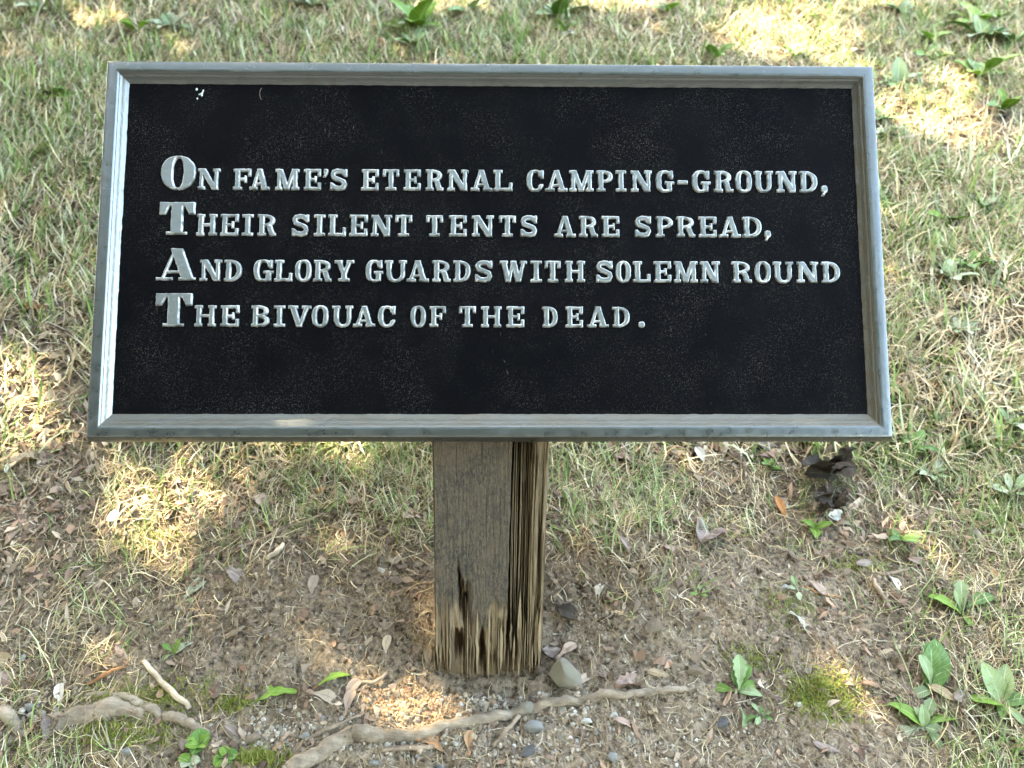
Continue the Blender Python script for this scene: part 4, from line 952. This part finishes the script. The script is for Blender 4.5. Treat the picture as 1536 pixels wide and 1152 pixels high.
weed(1395, 1036, [(75, 92, 55, 'spoon', 0), (60, 84, 48, 'oval', 0), (95, 62, 66, 'spoon', 1), (200, 46, 12, 'oval', 1)], 'large curled dark green leaf standing in the grass at lower right')
weed(1500, 1056, [(110, 66, 55, 'oval', 1), (70, 60, 50, 'oval', 1), (170, 50, 30, 'round', 2), (0, 50, 30, 'oval', 0), (-60, 50, 15, 'spoon', 1), (-110, 30, 10, 'oval', 2)], 'weed with large grey green leaves at the lower right edge')
weed(262, 982, [(40, 34, 35, 'oval', 3), (70, 30, 50, 'oval', 2), (150, 26, 30, 'spoon', 0), (210, 24, 10, 'spoon', 1)], 'small bright green seedling on the bare soil at left')
weed(272, 905, [(50, 56, 30, 'spoon', 3), (140, 36, 30, 'spoon', 1), (-80, 28, 5, 'spoon', 3), (10, 26, 20, 'spoon', 1)], 'seedling with pale cream and grey green leaves above the bare soil at left')
weed(445, 1040, [(176, 105, 7, 'lobed', 2)], 'fallen bright green toothed leaf lying left of the post')
weed(478, 1030, [(42, 62, 14, 'lobed', 2)], 'narrow green toothed leaf on a red stalk pointing at the post')
stick('leaf_stalk', 'stalk', [(455, 1046), (470, 1036), (490, 1018)], (.0009, .0010, .0008), BARK[3], 'thin red leaf stalk left of the post', .9, .1)
weed(1197, 888, rosette(4, 20, 30, 20, 50, ['spoon'], [3, 1]), 'tiny pale seedling on the upper right rim of the bare mound')
weed(1048, 893, rosette(5, 16, 26, 15, 45, ['spoon'], [0, 1]), 'tiny green seedling on the top of the bare mound')
weed(1222, 796, rosette(4, 24, 36, 30, 60, ['oval'], [2]), 'small bright green sprout left of the black leaves')
weed(1352, 812, rosette(5, 20, 34, 20, 50, ['oval'], [2, 0]), 'small green sprout below and right of the black leaves')
weed(300, 1118, rosette(7, 18, 28, 25, 55, ['round'], [2, 0]), 'clover with round leaflets at the bottom left', 'clover', 'clover plants', 'clover')
weed(340, 1136, rosette(6, 16, 26, 20, 50, ['round'], [2, 0]), 'clover at the bottom edge right of the larger clover', 'clover', 'clover plants', 'clover')
weed(285, 1145, rosette(6, 16, 24, 20, 50, ['round'], [2, 3]), 'clover cut by the bottom edge at left', 'clover', 'clover plants', 'clover')
FW = [
 (625, 45, 9, 44, 80, [0, 2], 'tall bright green weed above the sign left of centre'),
 (620, 72, 6, 30, 55, [1, 0], 'low green weed directly behind the top rail left of centre'),
 (838, 30, 7, 40, 70, [1, 0], 'rosette weed with silvery leaves above the middle of the sign'),
 (848, 52, 4, 24, 40, [2], 'yellow green weed below the silvery rosette'),
 (258, 45, 8, 30, 50, [3, 1], 'patch of pale silvery weed above the upper left corner of the sign'),
 (205, 52, 4, 24, 36, [2], 'small bright weed left of the pale silvery weed'),
 (470, 14, 6, 30, 55, [1, 3], 'grey green weed at the top edge left of centre'),
 (60, 18, 5, 24, 40, [3, 1], 'small pale weed near the top left corner'),
 (1472, 62, 9, 40, 66, [0, 1], 'large dark and light leaved weed near the upper right corner'),
 (1465, 38, 6, 36, 60, [2], 'bright green upright weed near the upper right corner'),
 (1396, 66, 4, 26, 40, [2], 'yellow green round leaved weed left of the large upper right weed'),
 (1400, 92, 5, 30, 44, [2, 0], 'green weed below the yellow green round leaved one'),
 (1352, 24, 5, 24, 44, [1, 0], 'grey green weed at the top right of centre'),
 (1520, 70, 5, 26, 50, [3, 0], 'pale weed cut by the right edge near the top'),
 (1470, 118, 7, 44, 70, [0, 2], 'tall narrow leaved weed right of the upper right corner of the sign'),
 (1505, 168, 5, 30, 46, [2, 0], 'bright weed at the right edge beside the sunlit patch'),
 (1345, 130, 6, 30, 56, [1, 0], 'dark leaved weed touching the upper right corner of the sign'),
 (1070, 92, 5, 26, 44, [0, 2], 'green weed behind the top rail right of centre'),
 (1190, 88, 4, 20, 36, [2], 'small yellow green weed behind the top rail'),
 (1320, 182, 4, 26, 40, [0], 'dark green weed beside the right rail near its top'),
 (1330, 205, 5, 26, 44, [3], 'pale silvery grass like weed beside the right rail'),
 (1425, 335, 5, 30, 50, [2, 0], 'green upright leaf plant right of the sign at mid height'),
 (1458, 400, 6, 30, 50, [2, 0], 'bright green pointed leaf plant right of the middle of the sign'),
 (1420, 420, 7, 28, 44, [3, 1], 'pale creeping weed left of the bright pointed leaf plant'),
 (1475, 310, 5, 20, 34, [3, 1], 'small pale weed near the right edge above mid height'),
 (1440, 500, 6, 24, 40, [3, 1], 'pale creeping weed right of the lower half of the sign'),
 (1510, 640, 6, 30, 52, [1, 3], 'grey leaved weed at the right edge level with the bottom rail'),
 (1370, 672, 5, 26, 40, [0, 2], 'green weed right of the lower right corner of the sign'),
 (1395, 715, 7, 22, 38, [3, 1], 'pale silvery weed in the grass below the right corner of the sign'),
 (1515, 745, 5, 30, 50, [3, 1], 'pale leafed weed cut by the right edge'),
 (1210, 668, 6, 22, 38, [2, 0], 'bright green weed just under the bottom rail at right'),
 (1155, 705, 5, 20, 34, [2, 0], 'small green weed among the white leaves under the rail'),
 (1000, 20, 4, 24, 40, [0, 2], 'green weed near the top edge right of centre'),
 (705, 22, 5, 26, 46, [1, 0], 'grey green weed right of the tall bright green one'),
 (90, 150, 5, 26, 44, [2, 0], 'green weed in the lawn left of the upper part of the sign'),
]
for px, py, n, l0, l1, mats, lab in FW:
    weed(px, py, rosette(n, l0*1.0, l1*1.0, 25, 65, ['oval', 'spoon', 'oval'], mats, random.uniform(0, 90)), lab)

# ---------------------------------------------------------------- the tree whose crown shades the place
GAPS = [(245, 765, 78, 50), (50, 592, 42, 20), (22, 560, 30, 14), (55, 655, 46, 20), (628, 1058, 62, 32), (1290, 1062, 34, 20), (1075, 935, 20, 10), (510, 684, 30, 12),
        (1400, 178, 80, 30), (1190, 70, 100, 26), (1180, 30, 90, 18), (930, 6, 80, 12), (1440, 130, 40, 18), (160, 34, 40, 8), (1470, 215, 30, 10), (1320, 12, 60, 8), (1290, 110, 40, 12), (680, 12, 40, 8)]
GW = []
for px, py, rx, ry in GAPS:
    c0 = G(px, py); GW.append((c0, np.linalg.norm(G(px+rx, py)-c0), np.linalg.norm(G(px, py-ry)-c0)))
a1 = np.cross(SUN, [0, 0, 1.]); a1 /= np.linalg.norm(a1); a2 = np.cross(a1, SUN)
def in_gap(P):                                             # is a leaf between the sun and one of the sunlit spots?
    bad = np.zeros(len(P), bool)
    for c0, rx, ry in GW:
        t = (P[:, 2]-c0[2]-SLOPE*(P[:, 1]-c0[1]))/(SUN[2]-SLOPE*SUN[1]); Q = P-SUN*t[:, None]-c0
        dx = Q[:, 0]; dy = np.hypot(Q[:, 1], Q[:, 2]); bad |= (dx/(rx+.022))**2+(dy/(ry+.022))**2 < 1
    for px, py, r in ((462, 636, .022), (520, 636, .018)):
        u, v = sign_uv(px, py, -.008); c = np.array(SC+SR @ Vector((u, v, -.008))); Q = P-c; t = Q@SUN; bad |= np.linalg.norm(Q-SUN*t[:, None], axis=1) < r
    return bad
cc0 = np.array([0, 1.75, .35])
n = 58000
A_ = rng.uniform(-3.0, 3.0, n); B_ = rng.uniform(-2.1, 1.9, n); T_ = rng.uniform(3.6, 5.6, n)
P = cc0+A_[:, None]*a1+B_[:, None]*a2+T_[:, None]*SUN
Q_ = np.stack([rng.normal(-.6, 1.7, 11000), rng.normal(-.4, 1.3, 11000), rng.uniform(3.0, 5.0, 11000)], -1); P = np.concatenate([P, Q_])   # low limbs reach overhead; leaves added there to hide the high sky
P = P[~in_gap(P)]; n = len(P)
L = rng.uniform(.035, .06, n); d1 = rng.normal(size=(n, 3)); d1 /= np.linalg.norm(d1, axis=1)[:, None]
nn = SUN+rng.normal(0, .5, (n, 3)); d2 = np.cross(nn, d1); d2 /= np.linalg.norm(d2, axis=1)[:, None]
V = np.stack([P-d1*L[:, None], P+d2*L[:, None]*.6, P+d1*L[:, None], P-d2*L[:, None]*.6], 1).reshape(-1, 3)
F = (np.arange(n)*4)[:, None]+np.arange(4)
C = np.repeat(np.array([(.05, .10, .02), (.07, .13, .03), (.09, .15, .04)])[rng.integers(0, 3, n)], 4, 0)
tb = np.array([-5.4, 1.3, float(gz(-5.4, 1.3))])
tree = empty('shade_tree', tb); tag(tree, 'leafy tree beside the lawn whose low crown shades the sign', 'tree')
cr = link('crown', mk_mesh('crown', V-tb, F, TLEAF, False, C), tree); cr['kind'] = 'stuff'
top = tb+np.array([.2, .1, 6.0])
tp = np.array([tb-np.array([0, 0, .2]), tb+(.02, .0, .8), tb+(.08, .05, 2.5), tb+(.1, 0, 4.2), top])-tb
link('trunk', tube_mesh('trunk', tp, np.array([.32, .22, .19, .15, .08]), TBARK, 16, .1), tree)
cen = cc0+4.6*SUN
for k in range(9):
    s0 = tb+np.array([.08, .03, 2.6+.4*k]); e0 = cen+a1*rng.uniform(-2.2, 2.2)+a2*rng.uniform(-1.2, 1.4)+SUN*.6
    q = np.array([s0+(e0-s0)*t+np.array([0, 0, .5*math.sin(t*3.1)]) for t in np.linspace(0, 1, 12)])
    qq = np.array([s0+(e0-s0)*t+np.array([0, 0, .5*math.sin(t*3.1)]) for t in np.linspace(0, 1, 90)])
    if in_gap(qq).any(): continue
    link('branch', tube_mesh('branch', q-tb, np.linspace(.06, .008, 12), TBARK, 8, .1), tree)

# unseen trees added behind the camera and at left to darken the sky
def sky_block_tree(x, y, h, rad, zc, n, label, seed):
    r = np.random.default_rng(seed); b = np.array([x, y, float(gz(x, y))]); t = empty('shade_tree', b); tag(t, label, 'tree', 'unseen trees added to block the sky')
    d = r.normal(size=(n, 3)); d /= np.linalg.norm(d, axis=1)[:, None]; P = d*(r.random(n)**.4)[:, None]*np.array([rad, rad, h/2])*(.8+.3*vn(d[:, 0]*3, d[:, 2]*3+seed, 3))[:, None]+[0, 0, zc]
    L = r.uniform(.10, .17, n); d1 = r.normal(size=(n, 3)); d1 /= np.linalg.norm(d1, axis=1)[:, None]; d2 = np.cross(d1, r.normal(size=(n, 3))); d2 /= np.linalg.norm(d2, axis=1)[:, None]
    V = np.stack([P-d1*L[:, None], P+d2*L[:, None]*.6, P+d1*L[:, None], P-d2*L[:, None]*.6], 1).reshape(-1, 3)
    C = np.repeat(np.array([(.045, .09, .02), (.06, .115, .03), (.08, .13, .04)])[r.integers(0, 3, n)], 4, 0)
    c = link('crown', mk_mesh('crown', V, (np.arange(n)*4)[:, None]+np.arange(4), TLEAF, False, C), t); c['kind'] = 'stuff'
    link('trunk', tube_mesh('trunk', [(0, 0, -.3), (0.05, 0, 1), (.1, .1, zc-h*.3), (.1, .1, zc+h*.3)], np.array([.3, .24, .18, .05]), TBARK, 14, .1), t)
    for k in range(6):
        a = k*1.05+seed; link('branch', tube_mesh('branch', [(.1, .1, zc-h*.35+.3*k), (.1+rad*.4*math.cos(a), rad*.4*math.sin(a), zc-h*.1+.3*k), (rad*.75*math.cos(a), rad*.75*math.sin(a), zc+.3*k)], np.array([.09, .06, .02]), TBARK, 8, .1), t)
sky_block_tree(-3.2, -5.0, 6.5, 3.0, 4.3, 15000, 'unseen broad leafy tree added behind the viewpoint, to the left', 1)
sky_block_tree(1.2, -5.6, 7.5, 3.2, 4.8, 17000, 'unseen tall leafy tree added straight behind the viewpoint', 2)
sky_block_tree(-6.2, -.3, 7.0, 3.0, 4.2, 14000, 'unseen broad leafy tree added far to the left of the sign', 4)
